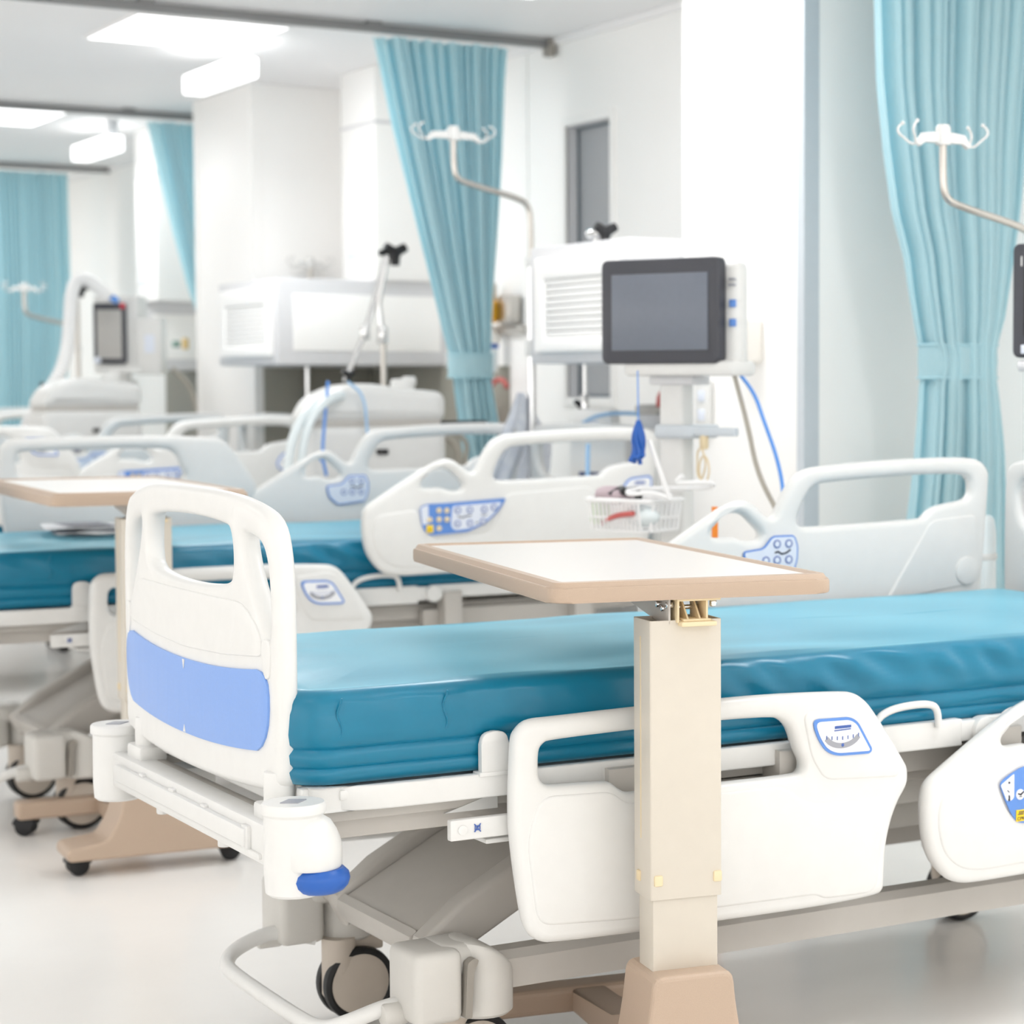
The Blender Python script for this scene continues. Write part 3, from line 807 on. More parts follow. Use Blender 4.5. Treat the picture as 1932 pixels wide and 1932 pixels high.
def board_post(s):
    def f():
        b = B(); b.cyl((.024, s*.36, .60), .026, .07, 'z', .004); b.box((.02, s*.36, .566), (.055, .085, .03), .006); b.box((.06, s*.40, .575), (.035, .03, .07), .006)
        return b.mesh('footboard_post', FRAME)
    return f
def retainer_tab(s):
    def f():
        b = B(); b.prism(fillet(pairs('.350,.612 .402,.612 .402,.684 .350,.684'), [.002, .002, .022, .022], 6), s*.452-.005, s*.452+.009, 'xz', .003); b.bb(.345, .407, s*.43, s*.46, .607, .615, .002)
        return b.mesh('mattress_stop', FRAME)
    return f
def retainer_loop(s):
    def f():
        b = B(); p = [(1.172, s*.462, .612), (1.176, s*.462, .638), (1.205, s*.462, .654), (1.25, s*.462, .660), (1.30, s*.462, .660), (1.322, s*.462, .650), (1.326, s*.462, .612)]
        b.tube(chaikin(p, 2, False), .0075, False, 10); return b.mesh('mattress_loop', FRAME)
    return f
def accessory_rail(s):
    def f():
        b = B(); b.bb(.285, .62, s*.462-.008, s*.462+.008, .504, .540, .003)
        q = [(.31, .545), (.40, .563), (.43, .563), (.34, .53)]
        b.prism([(.30, .542), (.385, .566), (.40, .566), (.40, .542)], s*.41-.004, s*.41+.004); b.bb(.36, .66, s*.40-.05, s*.40+.05, .488, .497, .003)
        return b.mesh('accessory_rail', FRAME)
    return f
def rail_mark(s):
    def f():
        b = B(); y = s*.4715; strip(b, [(.329, .517), (.340, .530)], .0018, y); strip(b, [(.329, .530), (.340, .517)], .0018, y); strip(b, [(.330, .520), (.339, .520), (.339, .527), (.330, .527)], .0012, y, closed=True)
        return b.mesh('pictogram', INKB)
    return f
def rail_dot(s):
    def f(): return B().cyl((.307, s*.4715, .522), .0085, .002, 'y', .0005).mesh('marker_dot', WHITE)
    return f
def rail_arms(head):
    def f():
        b = B()
        for x in ((1.5, 1.95) if head else (.62, .98)): b.prism([(x-.03, .40), (x+.03, .40), (x+.03, .60), (x-.03, .60)], -.47, -.40, 'xz', .006)
        x0, x1 = (1.42, 2.02) if head else (.55, 1.05)
        b.bb(x0, x1, -.42, -.385, .485, .545, .006)
        return b.mesh('rail_link', STEELG)
    return f

def make_bed(x, y, dz, label, rails, detail, first=False):
    t = thing('hospital_bed', label, 'hospital bed', (x, y, 0), 0, 'white hospital beds')
    P = lambda key, name, fn, z=0, par=None: link(name, cm(key, fn), par or t, (0, 0, z))
    P('base', 'base_frame', base_mesh); P('push', 'push_bar', push_bar)
    P('l1', 'lift_arm', lift_mesh(1)); P('l2', 'lift_arm', lift_mesh(-1)); P('drive', 'lift_drive', lift_drive, dz*.5)
    P('chas', 'chassis', chassis_mesh, dz)
    hm = cm('hous', housing_mesh); fk = cm('fork', caster_fork); wm = cm('wheel', wheel_mesh); tm = cm('tyre', tyre_mesh); sm = cm('slot', slot_mesh)
    for sx, sy in ((1, -1), (1, 1), (-1, -1), (-1, 1)):
        c = link('caster_housing', hm, t, (0 if sx > 0 else 2.35, sy*.315, 0), 0, (sx, -sy, 1))
        link('housing_slot', sm, c)
        k = link('caster', fk, t, (0 if sx > 0 else 1.53, sy*.275, 0))
        link('wheel', wm, k); link('tyre', tm, k)
    P('bbar', 'bumper_bar', bumper_bar, dz)
    for s in (-1, 1):
        c = P('cb%d' % s, 'corner_bumper', corner_bumper(s), dz)
        link('bumper_roller', cm('br%d' % s, bumper_roller(s)), c)['label'] = 'blue bumper roller'
        link('socket_hole', cm('so%d' % s, socket(s)), c)
        P('bp%d' % s, 'footboard_post', board_post(s), dz)
        P('rt%d' % s, 'mattress_stop', retainer_tab(s), dz); P('rl%d' % s, 'mattress_loop', retainer_loop(s), dz)
        a = P('ar%d' % s, 'accessory_rail', accessory_rail(s), dz)
        link('pictogram', cm('rm%d' % s, rail_mark(s)), a); link('marker_dot', cm('rd%d' % s, rail_dot(s)), a)
    P('deck', 'mattress_platform', deck_mesh, dz)
    fb = link('footboard', cm('fb', footboard_mesh), t, (.030, .035, dz))
    link('panel_inlay', cm('inl', inlay_mesh), fb)['label'] = 'blue inlay panel'
    link('inlay_notch', cm('notch', notch_mesh), fb)
    hb = link('headboard', cm('hb', headboard_mesh), t, (2.235, 0, dz))
    for side, part, up in rails:
        s = -1 if side == 'near' else 1
        head = part == 'head'
        zz = dz + ((0 if up else -.394+.04) if head else (.394-.04 if up else 0))
        if head and not up: zz = dz-.354
        r = link('side_rail', cm(part+'rail', head_rail_mesh if head else foot_rail_mesh), t, (.066 if head and not up else 0, s*.497, zz), 0, (1, -s, 1))
        if head:
            control_panel(r, first and side == 'near')
            gauge_label(r, pairs('2.055,.895 2.085,.937 2.172,.945 2.168,.89 2.155,.855 2.065,.865'), (2.125, .885), 'gh')
            inner_panel(r)
        else:
            gauge_label(r, pairs('.987,.662 1.074,.660 1.092,.650 1.126,.594 1.120,.587 1.044,.589 1.020,.599 1.002,.623'), (1.056, .605), 'gf')
        link('rail_link', cm('ra%d' % head, rail_arms(head)), t, (0, 0, dz), 0, (1, -s, 1))
    return t
ALLUP = [('near', 'foot', True), ('near', 'head', True), ('far', 'foot', True), ('far', 'head', True)]
make_bed(1.255, 3.872, 0, 'nearest white hospital bed with blue footboard inlay, its near side rails lowered', [('near', 'foot', False), ('near', 'head', False), ('far', 'foot', False), ('far', 'head', True)], 2, True)
make_bed(1.315, 6.65, .045, 'second white hospital bed, right behind the nearest one, control panel on its raised rail', [('near', 'foot', False), ('near', 'head', True), ('far', 'foot', True), ('far', 'head', True)], 2)
make_bed(1.30, 9.72, .045, 'third white hospital bed, behind the bed with the papers on it', ALLUP, 1)
make_bed(1.30, 12.86, .045, 'farthest white hospital bed, mostly hidden at the left edge', ALLUP, 1)

# ------------------------------------------------------------------ mattresses
def mattress_mesh():
    x0, x1, hw_, z0, z1 = .025, 2.20, .437, .613, .772
    # perimeter of the rounded plan, dense
    def perim(inset, r):
        P = []
        a, b_, c, d = x0+inset, x1-inset, -hw_+inset, hw_-inset
        r = max(r, .004)
        segs = [((a+r, c), (b_-r, c), 220), ((b_, c+r), (b_, d-r), 60), ((b_-r, d), (a+r, d), 220), ((a, d-r), (a, c+r), 80)]
        cen = [(b_-r, c+r, -PI/2), (b_-r, d-r, 0), (a+r, d-r, PI/2), (a+r, c+r, PI)]
        for (p, q, n), (cx, cy, a0) in zip(segs, cen):
            for k in range(n): u = k/n; P.append((p[0]+(q[0]-p[0])*u, p[1]+(q[1]-p[1])*u))
            for k in range(10): an = a0+PI/2*k/10; P.append((cx+r*math.cos(an), cy+r*math.sin(an)))
        return P
    prof = [(.035, z0), (.008, z0+.002), (.0, z0+.012), (-.003, .636), (.0035, .643), (-.002, .650), (-.004, .665), (.0035, .675), (-.003, .682)]
    prof += [(-.006+.004*k/6, .69+.052*k/6) for k in range(1, 6)]
    for k in range(7): a = PI/2*k/6; prof.append((.030*(1-math.cos(a)), .742+.030*math.sin(a)))
    for ins in (.04, .055, .075, .10, .13, .17, .21, .26, .31, .36, .40, .425): prof.append((ins, z1+.010*math.sin(min(1, (ins-.03)/.3)*PI/2)))
    rings = []
    for i, (ins, z) in enumerate(prof):
        ring = []
        P = perim(ins, .075-min(ins, .07))
        n = len(P)
        for j, (x, y) in enumerate(P):
            fall = min(1, max(0, (z-.69)/.03))*min(1, max(0, (.764-z)/.02+.25))
            m = min(1, max(0, (x-.75)/.5))
            w = .0046*fall*(.2+m)*(math.sin(x*44+2.4*math.sin(x*7)+z*75)+.7*math.sin(x*71+1.5*math.sin(x*13)+z*60))
            nx, ny = 0, (-1 if y < 0 else 1)
            if x < x0+.03: w = .0015*fall*math.sin(y*40); nx, ny = -1, 0
            zz = z
            if ins > .03:
                zz += .0035*math.sin(y*26+1.5*math.sin(x*5))*math.exp(-((ins-.12)/.1)**2)*(math.exp(-((x-.95)/.35)**2)+.5*math.exp(-((x-.2)/.15)**2))
                zz += .002*math.sin(x*11+y*7)
            ring.append((x+nx*w, y+ny*w, zz))
        rings.append(ring)
    b = B(); n = len(rings[0]); vs = [v for r in rings for v in r]; fs = []
    for i in range(len(rings)-1):
        for j in range(n): fs.append((i*n+j, i*n+(j+1) % n, (i+1)*n+(j+1) % n, (i+1)*n+j))
    fs += [tuple(range(n)), tuple(range((len(rings)-1)*n, len(rings)*n))]
    b._add(vs, fs)
    return b.mesh('mattress', TEAL, 60)
def seam_mesh():
    b = B()
    for x in (.10, .29):
        p = [(x+.004*math.sin(k), -.4415-.001*math.sin(k*.9), .695+.065*k/8) for k in range(9)]
        b.tube(p, .0016, False, 6)
    return b.mesh('seam', TEAL)
def mattress(x, y, dz, label):
    o = link('mattress', cm('mat', mattress_mesh), None, (x, y, dz)); tag(o, label, 'mattress', 'teal covered mattresses')
    link('seam', cm('seam', seam_mesh), o)
mattress(1.255, 3.872, 0, 'teal covered mattress on the nearest bed, under the large bed table')
mattress(1.315, 6.65, .045, 'teal covered mattress on the second bed, with papers lying on it')
mattress(1.30, 9.72, .045, 'teal mattress on the third bed, glimpsed through a side rail at left')
mattress(1.30, 12.86, .045, 'teal mattress on the farthest bed at the left edge')

# ------------------------------------------------------------------ overbed tables
def twin_caster(parent, x, y, first=True):
    k = link('caster', cm('tc', lambda: B().bb(-.012, .012, -.02, .02, .03, .062, .006).cyl((0, 0, .062), .012, .03).prism(fillet([(-.034, .036), (-.02, .058), (.02, .058), (.034, .036), (.03, .03), (-.03, .03)], .01), -.024, .024, 'xz', .004).mesh('caster', BLACKP)), parent, (x, y, 0), random.uniform(-.6, .6))
    link('wheel', cm('tw', lambda: B().cyl((0, -.016, .027), .027, .02, 'y', .006, 24).cyl((0, .016, .027), .027, .02, 'y', .006, 24).mesh('wheel', RUBBER)), k)
def overbed_table(x, y, rot, ztop, label):
    # local +y runs from the post out over the bed
    t = thing('overbed_table', label, 'overbed table', (x, y, 0), rot, 'wheeled overbed tables')
    W, L, th = .512, 1.0, .034
    zb = ztop-th
    out = fillet([(-W/2, 0), (W/2, 0), (W/2, L), (-W/2, L)], .035, 6)
    e = B(); e.prism(out, zb, ztop-.008, 'xy', .005, 2)
    inn = offset(out, -.030)
    # sloping rim
    b2 = offset(out, -.004); n = len(out)
    e._add([(u, v, ztop-.009) for u, v in b2]+[(u, v, ztop) for u, v in offset(out, -.010)]+[(u, v, ztop+.001) for u, v in offset(out, -.022)]+[(u, v, ztop-.005) for u, v in inn],
           [(k*n+i, k*n+(i+1) % n, (k+1)*n+(i+1) % n, (k+1)*n+i) for k in range(3) for i in range(n)])
    top = e.obj('table_top', TAUPE, t)
    B().prism(offset(out, -.027), ztop-.0075, ztop-.0035, 'xy').obj('laminate_surface', TOPW, top)
    zp = zb-.037
    p = B(); sleeve0 = .37+(ztop-.92)
    ow, od, wl, ox = .065, .043, .003, -.0135
    o = fillet([(ox-ow, .02), (ox+ow, .02), (ox+ow, .02+2*od), (ox-ow, .02+2*od)], .004, 3); i_ = offset(o, -wl)
    p.plate(o, [i_], (zp-sleeve0)/2, .0008, lambda u, v, w: (u, v, w+(zp+sleeve0)/2))
    ps = p.obj('outer_post', CREAM, t)
    b = B(); b.bb(ox-ow-.0008, ox-ow+.0002, .02+od+.004, .02+od+.007, sleeve0+.1, zp-.03, 0); b.obj('post_groove', CREAMD, ps)
    b = B()
    for xx in (ox-ow+.014, ox+ow-.008): b.bb(xx-.008, xx+.008, .0165, .024, sleeve0+.024, sleeve0+.043, .003)
    b.bb(ox-ow-.004, ox-ow+.003, .07, .086, sleeve0+.024, sleeve0+.043, .003)
    b.obj('sleeve_clip', CREAMD, ps)
    b = B(); b.bb(ox-ow+.006, ox+ow-.005, .026, .02+2*od-.008, .22, zp-.14, .003)
    b.obj('inner_post', CREAM, t)
    b = B(); b.bb(-.028, .036, .0, .09, zp-.010, zp-.002, .002); b.bb(-.022, .028, .008, .08, zp-.002, zp+.002, .001)
    for xx in (-.012, .010): b.prism([(.012, zp), (.06, zp), (.06, zb), (.05, zb)], xx-.0015, xx+.0015, 'yz')
    for xx in (-.030, .022): b.bb(xx-.002, xx+.002, .012, .09, zp-.004, zb, .001)
    b.bb(-.034, .045, .006, .10, zb-.004, zb, .001)
    br = b.obj('tilt_bracket', CREAMD, t)
    b = B(); b.cyl((.036, .02, zb-.010), .0065, .012); b.cyl((.0, .05, zb-.018), .004, .05, 'x', .001)
    for k in range(3): b.cyl((-.040-.004*k, .03+.014*k, zb-.012-.006*(k % 2)), .0055, .012, 'x', .001)
    b.obj('bolt', CHROME, br)
    b = B(); b.prism([(.02, zb), (.34, zb), (.34, zb-.006), (.08, zp-.006), (.02, zp-.006)], -.045, -.041, 'yz', .001); b.obj('support_wing', STEELG, br)
    # base: flared foot, front and rear cross bars, centre bar
    b = B()
    q = [(ox+x_, z_) for x_, z_ in [(-.225, .045), (.225, .045), (.225, .080), (.125, .092), (.09, .15), (.078, .22), (.072, .278), (-.072, .278), (-.078, .22), (-.09, .15), (-.125, .092), (-.225, .080)]]
    b.plate(fillet(q, .02, 4), [], .0765, .009, lambda u, v, w: (u, w+.0585, v))
    b.prism([(.10, .048), (.64, .048), (.64, .095), (.36, .10), (.16, .16), (.12, .25), (.10, .25)], -.035, .035, 'yz', .008)
    b.bb(-.255, .255, .60, .67, .048, .10, .012, 3)
    bs = b.obj('base', TAUPE, t, ang=9)
    for xx, yy in ((-.2, .05), (.2, .05), (-.225, .64), (.225, .64)): twin_caster(t, xx, yy)
    return t
overbed_table(1.902, 3.190, math.radians(-10), .951, 'large overbed table with cream post in front of the nearest bed')
overbed_table(1.745, 5.70, math.radians(-4), 1.0, 'second overbed table, behind the footboard at left, over the bed with papers')

# ------------------------------------------------------------------ papers on the second mattress
pp = thing('paper_sheets', 'crumpled printed sheets lying on the teal mattress at left', 'papers', (1.86, 6.75, .832))
b = B()
rn = random.Random(4)
for k in range(4):
    N = 14; cx, cy, a = rn.uniform(-.04, .04), rn.uniform(-.12, .12), rn.uniform(-.5, .5)
    vs = []
    for i in range(N):
        for j in range(N):
            u, v = (i/(N-1)-.5)*.21, (j/(N-1)-.5)*.30
            vs.append((cx+u*math.cos(a)-v*math.sin(a), cy+u*math.sin(a)+v*math.cos(a), .002+.004*k+.006*(1+math.sin(u*40+k)*math.sin(v*24+2*k))*.5))
    b._add(vs, [(i*N+j, i*N+j+1, (i+1)*N+j+1, (i+1)*N+j) for i in range(N-1) for j in range(N-1)])
b.obj('sheet', LABELW, pp)
b = B()
for k in range(8): b.bb(-.07, .07, -.13+.034*k, -.118+.034*k, .021, .0225, 0)
b.obj('print', INKG, pp)

# ------------------------------------------------------------------ drip stands
def iv_pole(x, y, bend, ztop, zlow, spread, r, label, dirx=1, zfoot=.5, hook=1):
    t = thing('drip_stand', label, 'drip stand', (x, y, 0), 0, 'drip stands with two hooks')
    p = B()
    path = [(0, 0, ztop), (0, 0, ztop-.10), (.008, 0, ztop-.145), (.05, 0, ztop-.163), (bend-.06, 0, ztop-.203), (bend-.012, 0, ztop-.225), (bend, 0, ztop-.28), (bend, 0, zlow-.12)]
    if abs(bend) < .1: path = [(0, 0, ztop), (0, 0, ztop-.1), (-.01, 0, ztop-.2), (bend, 0, ztop-.35), (bend, 0, zlow-.12)]
    p.tube(chaikin(path, 3, False), r, False, 14)
    p.obj('rod', STEEL, t)
    c = B(); c.tube([(bend, 0, zlow-.10), (bend, 0, zfoot)], r*1.45, False, 14); c.obj('pole', CHROME, t)
    c = B(); c.cyl((bend, 0, zlow-.11), r*2, .035, 'z', .006); c.cyl((bend, 0, zlow-.42), r*2.2, .06, 'z', .006); c.obj('clamp', WHITE, t)
    h = B(); s = spread/2
    h.lathe([(r*1.9, -.02), (r*2, -.015), (r*2, .022), (r*1.5, .030)], (0, 0, ztop+.005), 'z', 18)
    ho = h.obj('hook_hub', WHITE, t)
    for sg in (-1, 1):
        h = B()
        arm = [(sg*.012, ztop+.018), (sg*s*.55, ztop+.012), (sg*s*.72, ztop-.014), (sg*s*.62, ztop-.022), (sg*s*.5, ztop-.008), (sg*.012, ztop-.012)]
        h.prism(arm, -.007, .007, 'xz', .002)
        for sd in (-1, 1):
            h.tube(chaikin([(sg*s*.66, 0, ztop-.012), (sg*s*.76, sd*.008, ztop-.018), (sg*s*.86, sd*.022, ztop-.002), (sg*s*.98, sd*.032, ztop+.012), (sg*s*.96, sd*.034, ztop+.026), (sg*s*.86, sd*.03, ztop+.036)], 2, False), .0032, False, 8)
            h.ball((sg*s*.86, sd*.03, ztop+.036), .005)
        h.obj('hook', WHITE, ho)
    b = B(); b.cyl((bend, 0, zfoot), r*2.4, .06, 'z', .008); b.obj('mount', FRAME, t)
    return t
iv_pole(3.32, 4.38, .30, 1.885, 1.68, .235, .0095, 'bent drip stand with two hooks in front of the large right curtain', zfoot=.57)
iv_pole(3.27, 7.15, .30, 2.15, 1.83, .30, .0105, 'bent drip stand with two hooks against the tied middle curtain', zfoot=.62)
iv_pole(3.86, 10.08, -.02, 1.85, 1.50, .22, .010, 'slim straight drip stand in front of the grey air unit left of centre', zfoot=.62)
iv_pole(3.32, 13.28, .30, 1.84, 1.60, .24, .013, 'blurred bent drip stand in front of the leftmost curtain', zfoot=.62)

# ------------------------------------------------------------------ ventilator cart with large monitor
def vent_cart():
    t = thing('ventilator_cart', 'white ventilator cart with large dark monitor standing between the two nearest beds', 'medical cart', (2.921, 5.076, 0), math.radians(22))
    # local: -x faces the bed foot / viewer, y across
    b = B(); b.plate(fillet([(-.197, 1.334), (.197, 1.334), (.197, 1.612), (-.197, 1.612)], .022, 6), [], .018, .006, lambda u, v, w: (w, u, v))
    s = b.obj('monitor_bezel', BEZEL, t)
    B().bb(-.0205, -.017, -.163, .159, 1.370, 1.572, .001).obj('screen', SCREEN, s)
    b = B(); b.bb(.02, .075, -.232, .15, 1.315, 1.60, .02, 3); b.bb(-.01, .10, -.235, .13, 1.302, 1.342, .012, 2)
    b.obj('ventilator_body', WHITE, t)
    b = B()
    for z in (1.55, 1.535): b.bb(.012, .0205, -.226, -.206, z, z+.006, .001)
    b.obj('body_slot', INKG, t)
    for z in (1.48, 1.43): B().bb(.014, .0205, -.227, -.207, z, z+.02, .002).obj('body_label', BLUEL, t)
    b = B(); b.bb(.045, .125, -.065, .085, 1.278, 1.303, .006); b.obj('neck_plate', GREYP, t)
    b = B(); b.prism(fillet([(.06, -.018), (.115, -.018), (.115, .062), (.06, .062)], .012), .14, 1.28, 'xy'); b.obj('post', WHITE, t)
    b = B(); b.bb(.112, .122, -.01, .05, .2, 1.27, .003); b.obj('post_channel', GREYP, t)
    b = B(); b.bb(.04, .17, -.065, .065, 1.135, 1.172, .01, 3); b.bb(.045, .07, -.20, .05, 1.143, 1.166, .004); b.obj('shelf_bar', GUARD, t)
    b = B(); b.bb(-.2, .42, -.25, .25, .06, .15, .03, 3); b.obj('base', WHITE, t)
    for x, y in ((-.15, -.2), (-.15, .2), (.37, -.2), (.37, .2)): twin_caster(t, x, y)
    # wire basket on the post
    w = B(); z0, z1 = .885, .975
    x0, x1, y0, y1 = -.14, .035, -.055, .165
    ring = lambda z, i=0: fillet([(x0+i, y0+i, z), (x1-i, y0+i, z), (x1-i, y1-i, z), (x0+i, y1-i, z)], .04, 4)
    w.tube(ring(z1), .0068, True, 8); w.tube(ring(z0+.01, .012), .0035, True, 6); w.tube(ring((z0+z1)/2, .006), .003, True, 6)
    for k in range(13):
        y = y0+.03+(y1-y0-.06)*k/12
        for x in (x0, x1): w.tube([(x, y, z1), (x+(.012 if x == x0 else -.012), y, z0+.01)], .0042, False, 6)
        w.tube([(x0+.012, y, z0+.01), (x1-.012, y, z0+.01)], .003, False, 6)
    for k in range(7):
        x = x0+.03+(x1-x0-.06)*k/6
        for y in (y0, y1): w.tube([(x, y, z1), (x, y+(.012 if y == y0 else -.012), z0+.01)], .0042, False, 6)
    w.tube([(x1, .02, z1), (.07, .02, z1+.01)], .006, False, 8)
    w.obj('wire_basket', WTUBE, t)
    return t
vent_cart()
M22 = Matrix.Translation((2.921, 5.076, 0)) @ Matrix.Rotation(math.radians(22), 4, 'Z')
def W22(x, y, z): return tuple(M22 @ Vector((x, y, z)))
def blob(name, pts_fn, m, label, cat, group=None): pass
rn = random.Random(9)
# things in the basket
o = tag(B().ball((0, 0, 0), .06, (.75, 1.35, .42)).ball((.02, .07, .005), .035, (1, 1.3, .5)).obj('folded_cuff', PINK, None, W22(-.08, .10, .985)), 'mauve folded pressure cuff on top of the wire basket', 'pressure cuff')
o = tag(B().tube(chaikin([(-.02, -.05, 0), (.02, -.03, .018), (-.01, 0, .012), (.03, .03, .02), (0, .05, 0)], 3, False), .011, False, 10).obj('black_connector', BLACKP, None, W22(-.12, .03, .985), .5), 'black curved connector lying beside the mauve cuff', 'connector')
o = tag(B().box((0, 0, 0), (.04, .05, .06), .012, 3).obj('green_packet', GREEN, None, W22(-.10, .135, .938), .3), 'green and white packet at the left end of the basket', 'packet')
o = tag(B().tube(chaikin([(-.0, .07, -.02), (.0, .03, -.005), (.0, -.02, .008), (.02, -.07, .014)], 2, False), .007, False, 8).obj('red_tube', REDT, None, W22(-.14, .055, .93)), 'red tube lying slantwise in the wire basket', 'tube')
o = tag(B().ball((0, 0, 0), .05, (.8, 1.3, .6)).obj('clear_pouch', CLEAR, None, W22(-.09, .0, .935)), 'clear plastic pouch in the wire basket', 'pouch')
path = [(2.816, 4.965, 1.136), (2.845, 4.95, 1.04), (2.862, 4.935, .978)]
coil = [(2.862, 4.935, .985), (2.83, 4.98, 1.0), (2.78, 5.02, .992), (2.80, 5.05, 1.005), (2.90, 4.94, 1.01), (2.955, 4.875, 1.012), (2.945, 4.86, 1.03), (2.86, 4.92, 1.022), (2.88, 4.90, 1.045)]
tag(B().tube(chaikin(path+coil, 3, False), .0065, False, 8).obj('white_tube', WTUBE, None), 'white tube coiled on the wire basket and rising to the left', 'tube')
tag(B().tube(chaikin([(3.10, 5.01, 1.315), (3.105, 4.94, 1.16), (3.085, 4.88, 1.08), (3.06, 4.80, 1.02), (3.045, 4.70, .949), (3.03, 4.62, .86), (3.02, 4.6, .7)], 3, False), .0065, False, 8).obj('grey_cable', GREYT, None), 'grey cable hanging from the right of the ventilator body', 'cable')
tag(B().tube(chaikin([(3.11, 5.005, 1.315), (3.13, 4.95, 1.255), (3.118, 4.89, 1.189), (3.094, 4.788, 1.095), (3.07, 4.72, 1.02), (3.056, 4.693, .94), (3.05, 4.67, .7)], 3, False), .0052, False, 8).obj('blue_cable', BLUET, None), 'blue cable curving down right of the grey cable', 'cable')
tag(B().tube(chaikin([(2.75, 4.53, .93), (2.752, 4.532, .85), (2.76, 4.54, .3), (2.76, 4.54, .008)], 1, False), .008, False, 8).tube([(2.75, 4.53, .905), (2.75, 4.53, .985)], .008, False, 8).obj('orange_tube', ORANGE, None), 'short upright orange tube right of the wire basket', 'tube')
# blue tassel of tubing on a string
ts = thing('blue_strap_bundle', 'bundle of blue straps hanging on a string below the monitor', 'straps', (2.793, 4.981, 1.08))
B().tube([(0, 0, .10), (-.002, 0, .235)], .0018, False, 6).obj('string', BLUET, ts)
for k in range(7):
    a = k*.9; q = [(0, 0, .105), (.016*math.cos(a), .016*math.sin(a), .06), (.012*math.cos(a+1), .012*math.sin(a+1), .02), (.018*math.cos(a+.5)-.006, .018*math.sin(a+.5), -.008+.004*k)]
    B().tube(chaikin(q, 2, False), .0062, False, 8).obj('strap', BLUE, ts)
# flip label stack on the column, cord and hook
cl = thing('coiled_lead', 'pale beige lead coiled and hanging below the grey shelf bar', 'lead', W22(.055, -.095, 1.075))
B().box((0, 0, .052), (.02, .022, .04), .006).obj('plug', CREAMD, cl)
B().tube([(-.01, .03*math.sin(a)*(.7+.1*math.sin(3*a)), -.005+.04*math.cos(a)) for a in [2*PI*k/30 for k in range(30)]], .0028, True, 6).tube([(-.012, -.02+.025*math.sin(a), -.02+.035*math.cos(a)) for a in [2*PI*k/30 for k in range(30)]], .0028, True, 6).obj('lead', CREAMD, cl)

# ------------------------------------------------------------------ wall devices on the near column
d = thing('wall_dispenser', 'white box dispenser on the white column, right of the monitor', 'dispenser', (3.6, 5.695, 1.345))
B().bb(-.07, -.001, -.052, .052, 0, .137, .012, 3).obj('body', WALLW, d)
B().bb(-.075, -.055, -.02, .02, -.012, .012, .004).obj('spout', GREYP, d)
d = thing('wall_switch_panel', 'narrow white socket panel on the column below the monitor', 'socket panel', (3.6, 5.98, 1.12))
B().bb(-.018, -.001, -.045, .045, 0, .17, .005).obj('plate', WHITE, d)
for z in (.105, .045): B().bb(-.022, -.016, -.02, .02, z, z+.035, .003).obj('socket', PALE, d)

# ------------------------------------------------------------------ monitor at the right edge
mr = thing('patient_monitor', 'black framed patient monitor cut off by the right edge', 'monitor', (3.49, 4.202, 0), math.radians(24))
b = B(); b.plate(fillet([(-.19, 1.345), (.07, 1.345), (.07, 1.625), (-.19, 1.625)], .02, 6), [], .02, .006, lambda u, v, w: (w, u, v)); s = b.obj('monitor_bezel', BEZEL, mr)
B().bb(-.0225, -.019, -.17, .038, 1.40, 1.565, .001).obj('screen', BLACKP, s)
text('1', .035, 'lettering', WHITE, s, (-.0208, .045, 1.570), (PI/2, 0, -PI/2))
B().bb(-.024, -.019, .02, .045, 1.355, 1.377, .002).obj('bezel_button', PALE, s)
b = B(); b.tube([(.04, -.06, .62), (.04, -.06, 1.5)], .02); b.bb(.02, .06, -.12, .02, 1.42, 1.54, .01); b.obj('mount_post', FRAME, mr)
b = B(); b.cyl((-.01, .03, 1.325), .014, .05, 'y', .004); b.obj('knob', GREYP, mr)
eq = thing('white_equipment_box', 'white box with a blue clip behind the headboard at the right edge', 'equipment', (3.66, 4.14, .95), math.radians(20))
B().bb(-.06, .06, -.25, .10, 0, .20, .012, 3).obj('housing', WHITE, eq)
b = B(); b.bb(-.064, -.058, .0, .07, .15, .165, .001); b.obj('label', PALE, eq)
B().box((-.068, .03, .125), (.016, .035, .018), .004).obj('clip', BLUE, eq)
B().tube(chaikin([(-.07, .045, .125), (-.075, .08, .11), (-.07, .115, .07)], 2, False), .004, False, 8).tube(chaikin([(-.07, .02, .12), (-.08, .06, .06), (-.07, .0, .02)], 2, False), .008, False, 8).obj('tube', BLUET, eq)
bg = thing('white_collection_bottle', 'white upright bottle between the nearest bed and the right curtain', 'bottle', (3.50, 4.44, .60))
B().lathe([(.030, 0), (.034, .01), (.034, .30), (.028, .335), (.018, .345)], n=24).obj('body', CLEAR, bg)
B().cyl((0, 0, .24), .0365, .018, 'z', .004).obj('collar', WHITE, bg)

# ------------------------------------------------------------------ equipment behind the second bed
# amber flow meter and suction jar on the head wall
r = thing('wall_gas_rail', 'short grey steel rail on the head wall holding the amber meter', 'wall rail', (XW, 8.60, 1.515))
B().bb(-.03, -.001, -.15, .20, -.02, .02, .004).obj('rail', STEELG, r)
b = B(); b.bb(-.06, -.004, -.11, .02, .02, .145, .01); b.obj('outlet_block', STEEL, r)
fm = thing('flow_meter', 'amber yellow flow meter on the wall rail beside the tied curtain', 'flow meter', (XW-.07, 8.66, 1.545))
B().lathe([(.02, 0), (.045, .012), (.052, .045), (.04, .085), (.018, .10)], n=24).obj('gauge_body', AMBER, fm)
B().tube([(0, -.01, .09), (0, -.012, .17)], .011, False, 10).obj('inlet_tube', AMBER, fm)
B().cyl((.02, .02, .12), .02, .10, 'z', .004).obj('clear_cover', CLEAR, fm)
jar = thing('humidifier_jar', 'small white jar with blue collar below the amber flow meter', 'jar', (XW-.07, 8.655, 1.33))
B().lathe([(.018, 0), (.026, .01), (.028, .09), (.026, .105)], n=20).obj('bottle', CLEAR, jar)
